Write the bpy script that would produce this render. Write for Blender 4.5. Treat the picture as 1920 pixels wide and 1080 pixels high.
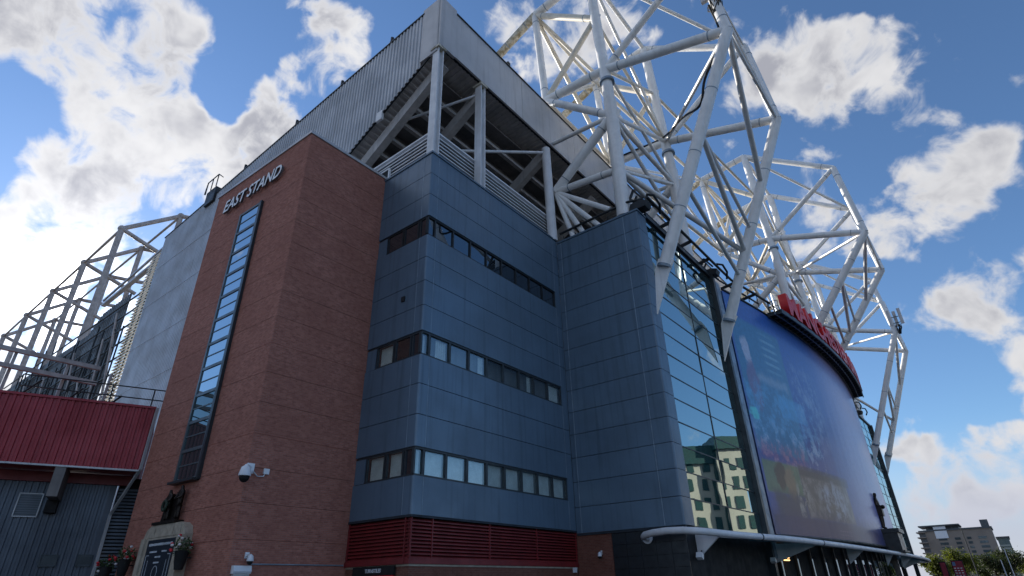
import bpy, math, random
from mathutils import Vector, Matrix
random.seed(7)
for o in list(bpy.data.objects): bpy.data.objects.remove(o)
sc = bpy.context.scene
COL = sc.collection
R = math.radians

# ------------------------------------------------------------------ camera
YAW, PITCH, ROLL = -0.66428403, 0.49060686, -0.02447718
fw = Vector((math.sin(YAW)*math.cos(PITCH), math.cos(YAW)*math.cos(PITCH), math.sin(PITCH)))
rt = Vector((math.cos(YAW), -math.sin(YAW), 0)); up = rt.cross(fw)
rt, up = rt*math.cos(ROLL)+up*math.sin(ROLL), up*math.cos(ROLL)-rt*math.sin(ROLL)
cd = bpy.data.cameras.new('camera'); cam = bpy.data.objects.new('camera', cd); COL.objects.link(cam)
cam.matrix_world = Matrix(((rt.x, up.x, -fw.x, 0), (rt.y, up.y, -fw.y, 0), (rt.z, up.z, -fw.z, 1.6), (0, 0, 0, 1)))
cd.sensor_width = 36; cd.lens = 1054.226/1920*36; cd.clip_end = 5000; cd.clip_start = .1
sc.camera = cam

# ------------------------------------------------------------------ sun, sky, exposure
SUN = Vector((-.914, .188, .358)).normalized()
SUN_EL = math.asin(SUN.z); SUN_AZ = math.atan2(SUN.x, SUN.y)
sl = bpy.data.lights.new('sun', 'SUN'); sl.energy = 3.3; sl.angle = R(.5); sl.color = (1, .93, .82)
so = bpy.data.objects.new('sun', sl); COL.objects.link(so); so.rotation_euler = SUN.to_track_quat('Z', 'Y').to_euler()
so.location = SUN*200
W = bpy.data.worlds.new('World'); sc.world = W; W.use_nodes = True
N = W.node_tree.nodes; L = W.node_tree.links
for n in list(N): N.remove(n)

def nd(tree, typ, **kw):
    n = tree.nodes.new(typ)
    for k, v in kw.items(): setattr(n, k, v)
    return n
def mth(tree, op, a, b=None, clamp=False):
    n = tree.nodes.new('ShaderNodeMath'); n.operation = op; n.use_clamp = clamp
    for i, v in enumerate((a, b)):
        if v is None: continue
        if isinstance(v, (int, float)): n.inputs[i].default_value = v
        else: tree.links.new(v, n.inputs[i])
    return n.outputs[0]
def mrange(tree, v, a, b, c=0., d=1., typ='SMOOTHSTEP'):
    n = tree.nodes.new('ShaderNodeMapRange'); n.interpolation_type = typ
    tree.links.new(v, n.inputs[0])
    for i, x in enumerate((a, b, c, d)): n.inputs[i+1].default_value = x
    return n.outputs[0]
def mixc(tree, f, a, b, blend='MIX'):
    n = tree.nodes.new('ShaderNodeMix'); n.data_type = 'RGBA'; n.blend_type = blend
    for s, v in ((0, f), (6, a), (7, b)):
        if isinstance(v, (int, float)): n.inputs[s].default_value = v
        elif isinstance(v, tuple): n.inputs[s].default_value = (*v[:3], 1)
        else: tree.links.new(v, n.inputs[s])
    return n.outputs[2]

# clouds: centre direction, in-plane axis, two angular radii, weight (minus = a clear gap)
CLOUDS = [
    ((-0.0026, 0.7466, 0.6652), (0.997, 0.0535, -0.0562), 0.0937, 0.066, 1.0),
    ((0.0601, 0.7469, 0.6623), (0.8658, 0.2912, -0.4069), 0.0478, 0.049, 0.7),
    ((0.0818, 0.8808, 0.4663), (0.9859, -0.1401, 0.0916), 0.0966, 0.0745, 1.0),
    ((-0.0045, 0.8845, 0.4665), (0.9978, 0.0348, -0.0564), 0.105, 0.062, 1.1),
    ((0.1394, 0.8593, 0.4921), (0.8955, 0.1027, -0.433), 0.0322, 0.0419, 0.5),
    ((0.0832, 0.9392, 0.3333), (0.9959, -0.0667, -0.0605), 0.1076, 0.0396, 1.0),
    ((0.0889, 0.9594, 0.2678), (0.9795, -0.133, 0.1514), 0.0595, 0.0547, 1.0),
    ((-0.0512, 0.9867, 0.1541), (0.9883, 0.0722, -0.1343), 0.0858, 0.035, 1.0),
    ((-0.0277, 0.995, 0.096), (0.9996, 0.0277, 0.0005), 0.13, 0.034, 1.1),
    ((0.0398, 0.991, 0.1278), (0.9651, -0.0713, 0.2519), 0.045, 0.032, 1.0),
    ((0.0702, 0.9759, 0.2066), (0.9772, -0.0257, -0.2105), 0.0181, 0.0125, 0.5),
    ((-0.3356, 0.501, 0.7977), (0.9124, 0.3836, 0.1428), 0.1074, 0.0913, 1.0),
    ((-0.2458, 0.5506, 0.7978), (0.8208, 0.556, -0.1308), 0.0745, 0.0592, 0.6),
    ((-0.5816, 0.2772, 0.7648), (0.6361, 0.741, 0.2151), 0.0887, 0.0802, 0.9),
    ((-0.6533, 0.309, 0.6912), (0.5973, 0.7713, 0.2198), 0.0823, 0.0866, 0.9),
    ((-0.5692, 0.3631, 0.7376), (0.8141, 0.3745, 0.4439), 0.0518, 0.0461, 0.5),
    ((-0.7492, 0.0655, 0.6591), (0.1231, 0.9915, 0.0413), 0.1624, 0.1073, .72),
    ((-0.7816, 0.1693, 0.6003), (0.3417, 0.9214, 0.1851), 0.1422, 0.0842, .7),
    ((-0.7539, 0.2585, 0.6041), (0.24, 0.9642, -0.113), 0.1232, 0.0745, .85),
    ((-0.7646, -0.0142, 0.6444), (0.3905, 0.7852, 0.4806), 0.1147, 0.0739, .7),
    ((-0.8967, 0.1375, 0.4208), (0.3991, 0.6624, 0.6341), 0.1465, 0.0771, .9),
    ((-0.9281, 0.1121, 0.355), (0.2215, 0.9328, 0.2844), 0.1301, 0.1275, .9),
    ((-0.8565, 0.0869, 0.5088), (-0.0102, 0.9827, -0.1849), 0.0723, 0.0432, 0.7),
    ((-0.8537, 0.1922, 0.484), (0.3673, 0.8811, 0.2979), 0.104, 0.0772, 1.0),
    ((-0.68, 0.2063, 0.7036), (0.4479, 0.8766, 0.1759), 0.0508, 0.0903, -.8),
    ((-0.7178, 0.2278, 0.658), (0.5213, 0.8023, 0.2909), 0.045, 0.0387, -0.8),
    ((-0.8234, 0.0249, 0.567), (-0.0433, 0.9934, -0.1065), 0.0483, 0.0764, -0.55),
    ((-0.482, 0.3829, 0.7881), (0.7145, 0.6924, 0.1006), 0.0595, 0.0678, -0.8),
    ((-0.4064, 0.4516, 0.7943), (0.76, 0.6496, 0.0195), 0.0345, 0.0461, -0.4),
    ((-0.8771, 0.2329, 0.42), (0.3582, 0.8998, 0.249), 0.1366, 0.1026, 1.0),
    ((-0.9303, 0.1848, 0.317), (0.2619, 0.9394, 0.221), 0.1708, 0.0967, 1.1),
    ((-0.9535, 0.1693, 0.2492), (0.2176, 0.9591, 0.1811), 0.1879, 0.0714, 1.0),
    ((-0.8136, 0.2391, 0.5299), (0.5729, 0.4844, 0.6612), 0.0940, 0.0807, 0.9),
    ((0.0342, 0.9838, 0.1759), (0.9986, -0.0407, 0.0336), 0.0649, 0.0205, 0.8),
    ((-0.8116, 0.0644, 0.5807), (-0.0016, 0.9936, -0.1125), 0.0518, 0.0504, 0.5),
    ((-0.7202, 0.0864, 0.6884), (0.4735, 0.7865, 0.3966), 0.0788, 0.0539, 0.5),
]
_r = random.Random(21)
for _k in range(15):        # unseen clouds added out of view, spread unevenly to shape the fill light
    _a, _e = R((25+22*_k if _k < 5 else 138+13*(_k-5))+_r.uniform(-6,6)), R(_r.choice((14,26,40,56,70))+_r.uniform(-5,5))
    _c = Vector((math.sin(_a)*math.cos(_e), math.cos(_a)*math.cos(_e), math.sin(_e)))
    CLOUDS.append((tuple(_c), tuple(_c.cross(Vector((0,0,1))).normalized()), _r.uniform(.20,.34), _r.uniform(.11,.19), 1.0))
def build_sky():
    T = W.node_tree
    geo = nd(T, 'ShaderNodeTexCoord'); D = geo.outputs['Generated']
    sky = nd(T, 'ShaderNodeTexSky', sky_type='NISHITA', sun_disc=False)
    sky.sun_elevation = SUN_EL; sky.sun_rotation = SUN_AZ; sky.air_density = 1.0; sky.dust_density = .1; sky.ozone_density = 5.0
    acc = None
    wn = nd(T, 'ShaderNodeTexNoise'); L.new(D, wn.inputs[0])
    for k, v in (('Scale', 5.5), ('Detail', 4), ('Roughness', .55)): wn.inputs[k].default_value = v
    wo = nd(T, 'ShaderNodeVectorMath', operation='SUBTRACT'); L.new(wn.outputs['Color'], wo.inputs[0]); wo.inputs[1].default_value = (.5,.5,.5)
    ws = nd(T, 'ShaderNodeVectorMath', operation='MULTIPLY_ADD'); L.new(wo.outputs[0], ws.inputs[0]); ws.inputs[1].default_value = (.17,.17,.17); L.new(D, ws.inputs[2])
    DW = ws.outputs[0]
    for c, x, r1, r2, w in CLOUDS:
        c = Vector(c).normalized(); x = Vector(x); x = (x-c*x.dot(c)).normalized(); y = c.cross(x)
        m = nd(T, 'ShaderNodeMapping', vector_type='TEXTURE'); L.new(DW, m.inputs[0])
        m.inputs[1].default_value = c
        m.inputs[2].default_value = Matrix((x, y, c)).transposed().to_euler()
        m.inputs[3].default_value = (r1, r2, 4)
        ln = nd(T, 'ShaderNodeVectorMath', operation='LENGTH'); L.new(m.outputs[0], ln.inputs[0])
        f = mrange(T, ln.outputs['Value'], 1.45, .25, 0, w)
        acc = f if acc is None else mth(T, 'ADD', acc, f)
    acc = mth(T, 'MINIMUM', acc, .90)
    n1 = nd(T, 'ShaderNodeTexNoise'); L.new(D, n1.inputs[0])
    for k, v in (('Scale', 6.0), ('Detail', 7), ('Roughness', .58), ('Distortion', .35)): n1.inputs[k].default_value = v
    n2 = nd(T, 'ShaderNodeTexNoise'); L.new(D, n2.inputs[0])
    for k, v in (('Scale', 19.), ('Detail', 5), ('Roughness', .55), ('Distortion', .5)): n2.inputs[k].default_value = v
    nz = mth(T, 'ADD', mth(T, 'MULTIPLY', mth(T, 'SUBTRACT', n1.outputs[0], .5), 3.0), mth(T, 'MULTIPLY', mth(T, 'SUBTRACT', n2.outputs[0], .5), 2.0))
    dens = mth(T, 'ADD', mth(T, 'SUBTRACT', acc, .50), nz)
    alpha = mrange(T, dens, -.14, .52)
    # thickness shading: thin sunlit rims, greyer hearts
    n3 = nd(T, 'ShaderNodeTexNoise'); L.new(D, n3.inputs[0])
    for k, v in (('Scale', 8.0), ('Detail', 4), ('Roughness', .55)): n3.inputs[k].default_value = v
    core = mth(T, 'MULTIPLY', mrange(T, dens, .12, .95), mrange(T, n3.outputs[0], .33, .64), True)
    dt = nd(T, 'ShaderNodeVectorMath', operation='DOT_PRODUCT'); L.new(D, dt.inputs[0]); dt.inputs[1].default_value = SUN
    sd = mth(T, 'MAXIMUM', dt.outputs['Value'], 0)
    near = mth(T, 'POWER', sd, 60)
    nearer = mth(T, 'POWER', sd, 700)
    broad = mth(T, 'POWER', mth(T, 'ADD', mth(T, 'MULTIPLY', dt.outputs['Value'], .5), .5), 2.0)
    col = mixc(T, core, (.84, .84, .86), (.43, .44, .50))
    glow = mth(T, 'ADD', mth(T, 'ADD', mth(T, 'ADD', .385, mth(T, 'MULTIPLY', broad, .10)), mth(T, 'MULTIPLY', near, .26)), mth(T, 'MULTIPLY', nearer, 5))
    b1 = nd(T, 'ShaderNodeBackground'); L.new(sky.outputs[0], b1.inputs[0]); b1.inputs[1].default_value = .081
    b2 = nd(T, 'ShaderNodeBackground'); L.new(col, b2.inputs[0]); L.new(glow, b2.inputs[1])
    sep = nd(T, 'ShaderNodeSeparateXYZ'); L.new(D, sep.inputs[0])
    alpha = mth(T, 'MULTIPLY', alpha, mrange(T, sep.outputs[2], .0, .04))
    mx = nd(T, 'ShaderNodeMixShader'); L.new(alpha, mx.inputs[0]); L.new(b1.outputs[0], mx.inputs[1]); L.new(b2.outputs[0], mx.inputs[2])
    # lilac-grey haze lying along the horizon all round
    b3 = nd(T, 'ShaderNodeBackground'); b3.inputs[0].default_value = (.60, .63, .76, 1); L.new(glow, b3.inputs[1])
    hz = mth(T, 'MULTIPLY', mrange(T, sep.outputs[2], .20, .02), mrange(T, n1.outputs[0], .25, .6, .55, .95))
    mh = nd(T, 'ShaderNodeMixShader'); L.new(hz, mh.inputs[0]); L.new(mx.outputs[0], mh.inputs[1]); L.new(b3.outputs[0], mh.inputs[2])
    o = nd(T, 'ShaderNodeOutputWorld'); L.new(mh.outputs[0], o.inputs[0])
build_sky()
W.cycles.sampling_method = 'MANUAL'; W.cycles.sample_map_resolution = 512
sc.view_settings.view_transform = 'Standard'; sc.view_settings.look = 'None'
sc.view_settings.exposure = 1.1; sc.view_settings.gamma = 1
sc.cycles.max_bounces = 5; sc.cycles.diffuse_bounces = 3; sc.cycles.glossy_bounces = 3; sc.cycles.use_denoising = True

# ------------------------------------------------------------------ helpers
def V(*a): return Vector(a)
def smooth_path(pts, n=6):
    p = [Vector(q) for q in pts]; out = []
    for i in range(len(p)-1):
        a, b, c, d = p[max(i-1,0)], p[i], p[i+1], p[min(i+2,len(p)-1)]
        for k in range(n):
            t = k/n; out.append(.5*((2*b)+(c-a)*t+(2*a-5*b+4*c-d)*t*t+(3*b-a-3*c+d)*t**3))
    return out+[p[-1]]
class MB:
    def __init__(s): s.v = []; s.f = []; s.sm = []
    def add(s, vs, fs, smooth=False):
        b = len(s.v); s.v += [Vector(q) for q in vs]
        s.f += [tuple(b+i for i in f) for f in fs]; s.sm += [smooth]*len(fs); return s
    def box(s, a, b):
        x0, y0, z0 = (min(a[i], b[i]) for i in range(3)); x1, y1, z1 = (max(a[i], b[i]) for i in range(3))
        return s.add([(x0,y0,z0),(x1,y0,z0),(x1,y1,z0),(x0,y1,z0),(x0,y0,z1),(x1,y0,z1),(x1,y1,z1),(x0,y1,z1)],
                     [(0,3,2,1),(4,5,6,7),(0,1,5,4),(1,2,6,5),(2,3,7,6),(3,0,4,7)])
    def obox(s, c, ux, uy, uz):   # centre and three half-extent vectors
        c = Vector(c); ux, uy, uz = Vector(ux), Vector(uy), Vector(uz)
        if ux.cross(uy).dot(uz) < 0: uz = -uz
        vs = [c+ux*i+uy*j+uz*k for k in (-1,1) for (i,j) in ((-1,-1),(1,-1),(1,1),(-1,1))]
        return s.add(vs, [(0,3,2,1),(4,5,6,7),(0,1,5,4),(1,2,6,5),(2,3,7,6),(3,0,4,7)])
    def beam(s, p, q, w, h, upv=(0,0,1)):
        p, q = Vector(p), Vector(q); d = (q-p); a = d.normalized(); x = a.cross(Vector(upv))
        if x.length < 1e-4: x = a.cross(Vector((1,0,0)))
        x.normalize(); y = x.cross(a)
        return s.obox((p+q)/2, d/2, x*w/2, y*h/2)
    def tube(s, p, q, r, n=12, r2=None): return s.path([p, q], r, n, r2)
    def path(s, pts, r, n=12, r2=None, rs=None):
        pts = [Vector(p) for p in pts]; m = len(pts); rings = []
        ref = None
        for i, p in enumerate(pts):
            t = (pts[min(i+1,m-1)]-pts[max(i-1,0)]).normalized()
            if ref is None:
                ref = t.cross(Vector((0,0,1)))
                if ref.length < .05: ref = t.cross(Vector((0,1,0)))
            x = (ref-t*ref.dot(t)).normalized(); y = t.cross(x); ref = x
            rr = rs[i] if rs else (r if r2 is None else r+(r2-r)*i/(m-1))
            rings.append([p+(x*math.cos(a)+y*math.sin(a))*rr for a in [2*math.pi*k/n for k in range(n)]])
        vs = [v for ring in rings for v in ring]
        fs = [(i*n+k, i*n+(k+1)%n, (i+1)*n+(k+1)%n, (i+1)*n+k) for i in range(m-1) for k in range(n)]
        s.add(vs, fs, True)
        s.add(rings[0], [tuple(range(n))[::-1]]); return s.add(rings[-1], [tuple(range(n))])
    def prism(s, poly, d):        # 3-D polygon and extrusion vector
        poly = [Vector(p) for p in poly]; d = Vector(d); n = len(poly)
        nn = Vector((0,0,0))
        for i in range(n): nn += poly[i].cross(poly[(i+1)%n])
        if nn.dot(d) > 0: poly = poly[::-1]
        return s.add(poly+[p+d for p in poly], [tuple(range(n)), tuple(range(2*n-1, n-1, -1))]+[(i, i+n, (i+1)%n+n, (i+1)%n) for i in range(n)])
    def ball(s, c, rx, ry=None, rz=None, n=10, m=7):
        ry = ry or rx; rz = rz or rx; c = Vector(c); vs = [c+V(0,0,-rz)]
        for j in range(1, m):
            t = -math.pi/2+math.pi*j/m
            vs += [c+V(rx*math.cos(t)*math.cos(2*math.pi*k/n), ry*math.cos(t)*math.sin(2*math.pi*k/n), rz*math.sin(t)) for k in range(n)]
        vs.append(c+V(0,0,rz)); e = len(vs)-1
        fs = [(0, 1+(k+1)%n, 1+k) for k in range(n)]
        fs += [(1+j*n+k, 1+j*n+(k+1)%n, 1+(j+1)*n+(k+1)%n, 1+(j+1)*n+k) for j in range(m-2) for k in range(n)]
        fs += [(e, 1+(m-2)*n+k, 1+(m-2)*n+(k+1)%n) for k in range(n)]
        return s.add(vs, fs, True)
    def mesh(s, name, mat, off=None):
        off = off or V(0,0,0)
        me = bpy.data.meshes.new(name); me.from_pydata([v-off for v in s.v], [], s.f)
        me.polygons.foreach_set('use_smooth', s.sm); me.materials.append(mat); me.update(); return me
    def build(s, name, mat, parent=None):
        off = V(0,0,0); p = parent
        while p: off += p.location; p = p.parent
        o = bpy.data.objects.new(name, s.mesh(name, mat, off)); COL.objects.link(o)
        o.parent = parent; return o
def inst(name, me, parent, loc):
    o = bpy.data.objects.new(name, me); COL.objects.link(o); o.parent = parent
    off = V(0,0,0); p = parent
    while p: off += p.location; p = p.parent
    o.location = Vector(loc)-off; return o
def tag(o, label=None, cat=None, group=None, kind=None):
    for k, v in (('label', label), ('category', cat), ('group', group), ('kind', kind)):
        if v: o[k] = v
    return o
def thing(name, loc, label, cat, group=None):
    o = bpy.data.objects.new(name, None); COL.objects.link(o); o.location = loc; o.empty_display_size = .3
    return tag(o, label, cat, group)
def text_mesh(txt, size, depth, shear=0, bold=0.0):
    cu = bpy.data.curves.new('t', 'FONT'); cu.body = txt; cu.size = size; cu.extrude = depth/2; cu.shear = shear; cu.offset = bold
    cu.resolution_u = 3
    o = bpy.data.objects.new('t', cu); COL.objects.link(o)
    dg = bpy.context.evaluated_depsgraph_get(); me = bpy.data.meshes.new_from_object(o.evaluated_get(dg))
    bpy.data.objects.remove(o); bpy.data.curves.remove(cu); return me
def letters(txt, size, depth, frame, mat, parent, width=None, shear=0, bold=0., name='letter', matside=None):
    """frame(s, t, w) -> world point; one mesh object per character"""
    # advance widths by measuring growing strings
    meshes = []; xs = []; total = 0
    full = text_mesh(txt, size, depth, shear, bold); full_w = max(v.co.x for v in full.vertices); bpy.data.meshes.remove(full)
    k = (width/full_w) if width else 1
    for i, ch in enumerate(txt):
        if ch == ' ': continue
        me = text_mesh(txt[:i+1], size, depth, shear, bold)
        single = text_mesh(ch, size, depth, shear, bold)
        right = max(v.co.x for v in me.vertices); sr = max(v.co.x for v in single.vertices)
        bpy.data.meshes.remove(me)
        dx = right-sr
        off = V(0,0,0); p = parent
        while p: off += p.location; p = p.parent
        for v in single.vertices: v.co = frame((v.co.x+dx)*k, v.co.y, v.co.z+depth/2)-off
        single.materials.clear(); single.materials.append(mat)
        if matside:
            single.materials.append(matside)
            fn = (frame(0,0,1)-frame(0,0,0)).normalized()
            single.update()
            for pl in single.polygons: pl.material_index = 0 if pl.normal.dot(fn) > .7 else 1
        o = bpy.data.objects.new(name, single); COL.objects.link(o); o.parent = parent

# ------------------------------------------------------------------ materials
def mat(name, col, rough=.6, metal=0., var=.12, scale=1.5, streak=0., bump=0., bscale=40., spec=.5, col2=None, coat=0., ior=None, rnd=0., bdist=.02):
    m = bpy.data.materials.new(name); m.use_nodes = True; T = m.node_tree; b = T.nodes['Principled BSDF']
    g = nd(T, 'ShaderNodeNewGeometry'); P = g.outputs['Position']
    n = nd(T, 'ShaderNodeTexNoise'); T.links.new(P, n.inputs[0]); n.inputs['Scale'].default_value = scale; n.inputs['Detail'].default_value = 6; n.inputs['Roughness'].default_value = .6
    f = mrange(T, n.outputs[0], .3, .7)
    c2 = col2 or tuple(c*(1-2.2*var) for c in col)
    c1 = tuple(min(1, c*(1+var)) for c in col)
    c = mixc(T, f, c1, c2)
    if streak:
        mp = nd(T, 'ShaderNodeMapping'); T.links.new(P, mp.inputs[0]); mp.inputs[3].default_value = (3.5, 3.5, .16)
        n2 = nd(T, 'ShaderNodeTexNoise'); T.links.new(mp.outputs[0], n2.inputs[0]); n2.inputs['Scale'].default_value = 1.0; n2.inputs['Detail'].default_value = 5
        c = mixc(T, mth(T, 'MULTIPLY', mrange(T, n2.outputs[0], .48, .75), streak), c, tuple(x*.45 for x in col))
    if rnd:
        oi = nd(T, 'ShaderNodeObjectInfo'); c = mixc(T, mrange(T, oi.outputs['Random'], 0, 1, 0, rnd, 'LINEAR'), c, tuple(x*.55 for x in col))
    T.links.new(c, b.inputs['Base Color'])
    b.inputs['Roughness'].default_value = rough; b.inputs['Metallic'].default_value = metal
    b.inputs['Specular IOR Level'].default_value = spec
    if ior: b.inputs['IOR'].default_value = ior
    if coat: b.inputs['Coat Weight'].default_value = coat; b.inputs['Coat Roughness'].default_value = .08
    T.links.new(mrange(T, n.outputs[0], .3, .75, max(.02, rough-.08), min(1, rough+.12)), b.inputs['Roughness'])
    if bump:
        n3 = nd(T, 'ShaderNodeTexNoise'); T.links.new(P, n3.inputs[0]); n3.inputs['Scale'].default_value = bscale; n3.inputs['Detail'].default_value = 4
        bp = nd(T, 'ShaderNodeBump'); bp.inputs['Strength'].default_value = bump; bp.inputs['Distance'].default_value = bdist
        T.links.new(n3.outputs[0], bp.inputs['Height']); T.links.new(bp.outputs[0], b.inputs['Normal'])
    return m
def brick_mat(name, c1, c2, mortar):
    m = bpy.data.materials.new(name); m.use_nodes = True; T = m.node_tree; b = T.nodes['Principled BSDF']
    g = nd(T, 'ShaderNodeNewGeometry'); s = nd(T, 'ShaderNodeSeparateXYZ'); T.links.new(g.outputs['Position'], s.inputs[0])
    cb = nd(T, 'ShaderNodeCombineXYZ'); T.links.new(mth(T, 'ADD', s.outputs[0], s.outputs[1]), cb.inputs[0]); T.links.new(s.outputs[2], cb.inputs[1])
    br = nd(T, 'ShaderNodeTexBrick'); T.links.new(cb.outputs[0], br.inputs[0])
    br.inputs['Color1'].default_value = (*c1, 1); br.inputs['Color2'].default_value = (*c2, 1); br.inputs['Mortar'].default_value = (*mortar, 1)
    for k, v in (('Scale', 1), ('Mortar Size', .007), ('Mortar Smooth', .3), ('Bias', -.1), ('Brick Width', .225), ('Row Height', .075)): br.inputs[k].default_value = v
    n = nd(T, 'ShaderNodeTexNoise'); T.links.new(g.outputs['Position'], n.inputs[0]); n.inputs['Scale'].default_value = .55; n.inputs['Detail'].default_value = 7; n.inputs['Roughness'].default_value = .62
    c = mixc(T, mrange(T, n.outputs[0], .32, .7, 0, .55), br.outputs[0], tuple(x*.62 for x in c1))
    n4 = nd(T, 'ShaderNodeTexNoise'); T.links.new(g.outputs['Position'], n4.inputs[0]); n4.inputs['Scale'].default_value = 5; n4.inputs['Detail'].default_value = 5
    c = mixc(T, mrange(T, n4.outputs[0], .5, .75, 0, .35), c, tuple(x*.5 for x in c2))
    mp = nd(T, 'ShaderNodeMapping'); T.links.new(g.outputs['Position'], mp.inputs[0]); mp.inputs[3].default_value = (3, 3, 10)
    n6 = nd(T, 'ShaderNodeTexNoise'); T.links.new(mp.outputs[0], n6.inputs[0]); n6.inputs['Scale'].default_value = 1.0; n6.inputs['Detail'].default_value = 3
    c = mixc(T, mrange(T, n6.outputs[0],   .5, .72, 0, .25), c, tuple(x*.5 for x in c2))
    T.links.new(c, b.inputs['Base Color']); b.inputs['Roughness'].default_value = .85; b.inputs['Specular IOR Level'].default_value = .25
    bp = nd(T, 'ShaderNodeBump'); bp.inputs['Strength'].default_value = .5; bp.inputs['Distance'].default_value = .008; bp.invert = True
    T.links.new(br.outputs['Fac'], bp.inputs['Height']); T.links.new(bp.outputs[0], b.inputs['Normal'])
    return m
def glass_mat(name, tint, refl, clear, rough=.015, wav=.0, base=.22):
    """architectural glass: mirror coat over tinted see-through pane"""
    m = bpy.data.materials.new(name); m.use_nodes = True; T = m.node_tree
    for n in list(T.nodes): T.nodes.remove(n)
    gl = nd(T, 'ShaderNodeBsdfGlossy'); gl.inputs['Roughness'].default_value = rough; gl.inputs['Color'].default_value = (*refl, 1)
    lw = nd(T, 'ShaderNodeLayerWeight'); lw.inputs['Blend'].default_value = .5; fac = mth(T, 'POWER', lw.outputs['Facing'], 3.2)
    if wav:
        g = nd(T, 'ShaderNodeNewGeometry')
        n3 = nd(T, 'ShaderNodeTexNoise'); T.links.new(g.outputs['Position'], n3.inputs[0]); n3.inputs['Scale'].default_value = .7; n3.inputs['Detail'].default_value = 1
        bp = nd(T, 'ShaderNodeBump'); bp.inputs['Strength'].default_value = wav; bp.inputs['Distance'].default_value = .02
        T.links.new(n3.outputs[0], bp.inputs['Height']); T.links.new(bp.outputs[0], gl.inputs['Normal'])
    if clear > 0:
        tr = nd(T, 'ShaderNodeBsdfTransparent'); tr.inputs[0].default_value = (*[t*clear for t in tint], 1)
    else:
        tr = nd(T, 'ShaderNodeBsdfDiffuse'); tr.inputs[0].default_value = (*tint, 1)
    mx = nd(T, 'ShaderNodeMixShader'); T.links.new(mrange(T, fac, 0, 1, base, 1.0, 'LINEAR'), mx.inputs[0])
    T.links.new(tr.outputs[0], mx.inputs[1]); T.links.new(gl.outputs[0], mx.inputs[2])
    o = nd(T, 'ShaderNodeOutputMaterial'); T.links.new(mx.outputs[0], o.inputs[0]); return m
def emit_mat(name, col, st):
    m = bpy.data.materials.new(name); m.use_nodes = True; b = m.node_tree.nodes['Principled BSDF']
    b.inputs['Base Color'].default_value = (*col, 1); b.inputs['Emission Color'].default_value = (*col, 1); b.inputs['Emission Strength'].default_value = st; return m

M_BRICK = brick_mat('red brick', (.48, .190, .138), (.31, .110, .080), (.32, .23, .19))
M_BRICKB = brick_mat('dark red brick', (.22, .08, .055), (.16, .055, .04), (.20, .15, .12))
M_BLUE = mat('slate blue cladding', (.120, .185, .255), .36, .15, .07, .35, streak=.45, bump=.22, bscale=.8, bdist=.05, rnd=.14)
M_BLUED = mat('blue cladding joint backing', (.02, .028, .038), .7)
M_TRIM = mat('aluminium joint trim', (.26, .33, .40), .4, .3)
M_GREY = mat('light grey corrugated steel', (.52, .53, .55), .45, .1, .08, .4, streak=.3)
M_FASC = mat('grey fascia panel', (.53, .525, .53), .38, .1, .06, .3, streak=.35, bump=.2, bscale=.7, bdist=.05, rnd=.15)
M_WHITE = mat('white painted steel', (.74, .74, .75), .38, 0, .05, 1.2, streak=.16)
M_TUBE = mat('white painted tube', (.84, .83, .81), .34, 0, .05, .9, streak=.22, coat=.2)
M_CREAM = mat('aged cream paint', (.72, .66, .55), .45, 0, .08, 1.5)
M_BACK = mat('grey tube with painted shade and haze', (.42, .38, .36), .5, .1)  # grey carries the far trusses' backlit shade and the beams' flare haze
M_SLAT = mat('bare metal slat', (.75, .68, .58), .22, .8)
M_RUST = mat('white paint with algae and rust stains', (.62, .58, .48), .5, 0, .1, 2.2, col2=(.22, .17, .08))
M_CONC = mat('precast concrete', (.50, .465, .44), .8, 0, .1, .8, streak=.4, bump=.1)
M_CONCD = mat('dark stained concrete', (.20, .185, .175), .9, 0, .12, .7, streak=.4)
M_DARK = mat('dark steel', (.022, .026, .03), .5, .3, .1)
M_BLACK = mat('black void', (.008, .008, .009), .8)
M_FRAME = mat('dark grey window frame', (.035, .045, .052), .4, .2, .08)
M_RED = mat('red painted louvre', (.20, .018, .02), .5, 0, .1, 1., streak=.3)
M_REDC = mat('red corrugated cladding', (.33, .016, .025), .42, .1, .08, .5, streak=.25)
M_REDL = mat('red sign letter', (.75, .012, .02), .35, 0, .05)
M_REDLS = mat('dark red letter return', (.32, .008, .014), .4, 0, .05)
M_LETTER = mat('pale letter face', (.90, .90, .90), .35, 0, .03)
M_LETTERS = mat('dark letter return', (.14, .14, .15), .5, .3)
M_GLASS = glass_mat('teal facade glass', (.012, .04, .045), (.70, .88, .92), 0, .012, .12, .5)
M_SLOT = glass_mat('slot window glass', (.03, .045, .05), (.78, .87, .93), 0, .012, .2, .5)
M_SLOTD = glass_mat('slot window glass with dimmed reflection', (.03, .05, .055), (.6, .75, .8), 0, .012, .2, .06)  # same glass; weaker mirror stands in for the lower panes' darker reflection
M_WIN = glass_mat('clear window glass', (.95, 1, 1), (.85, .93, .97), .92, .01, .12, .12)
M_WIND = glass_mat('dark window glass', (.012, .016, .02), (.6, .72, .82), 0, .012, .12)
M_CANG = glass_mat('green canopy glass', (.3, .62, .60), (.6, .8, .82), .75, .03)
M_BLIND = mat('off white blind', (.85, .84, .80), .8, 0, .06, 2)
M_STONE = mat('dark polished stone', (.02, .025, .03), .35, 0, .2, 2)
M_LIME = mat('pale limestone', (.42, .36, .28), .8, 0, .1, 3, bump=.1)
M_SLATE = mat('dark blue slate', (.018, .024, .036), .35, 0, .1)
M_BRONZE = mat('dark bronze', (.028, .020, .016), .42, .6, .15, 6)
M_CAMW = mat('white camera housing', (.75, .77, .8), .35, 0, .03)
M_ASPH = mat('asphalt', (.05, .05, .052), .9, 0, .15, .6, bump=.2)
M_PAVE = mat('tarmac forecourt', (.075, .075, .076), .85, 0, .12, .7, bump=.15)

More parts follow.
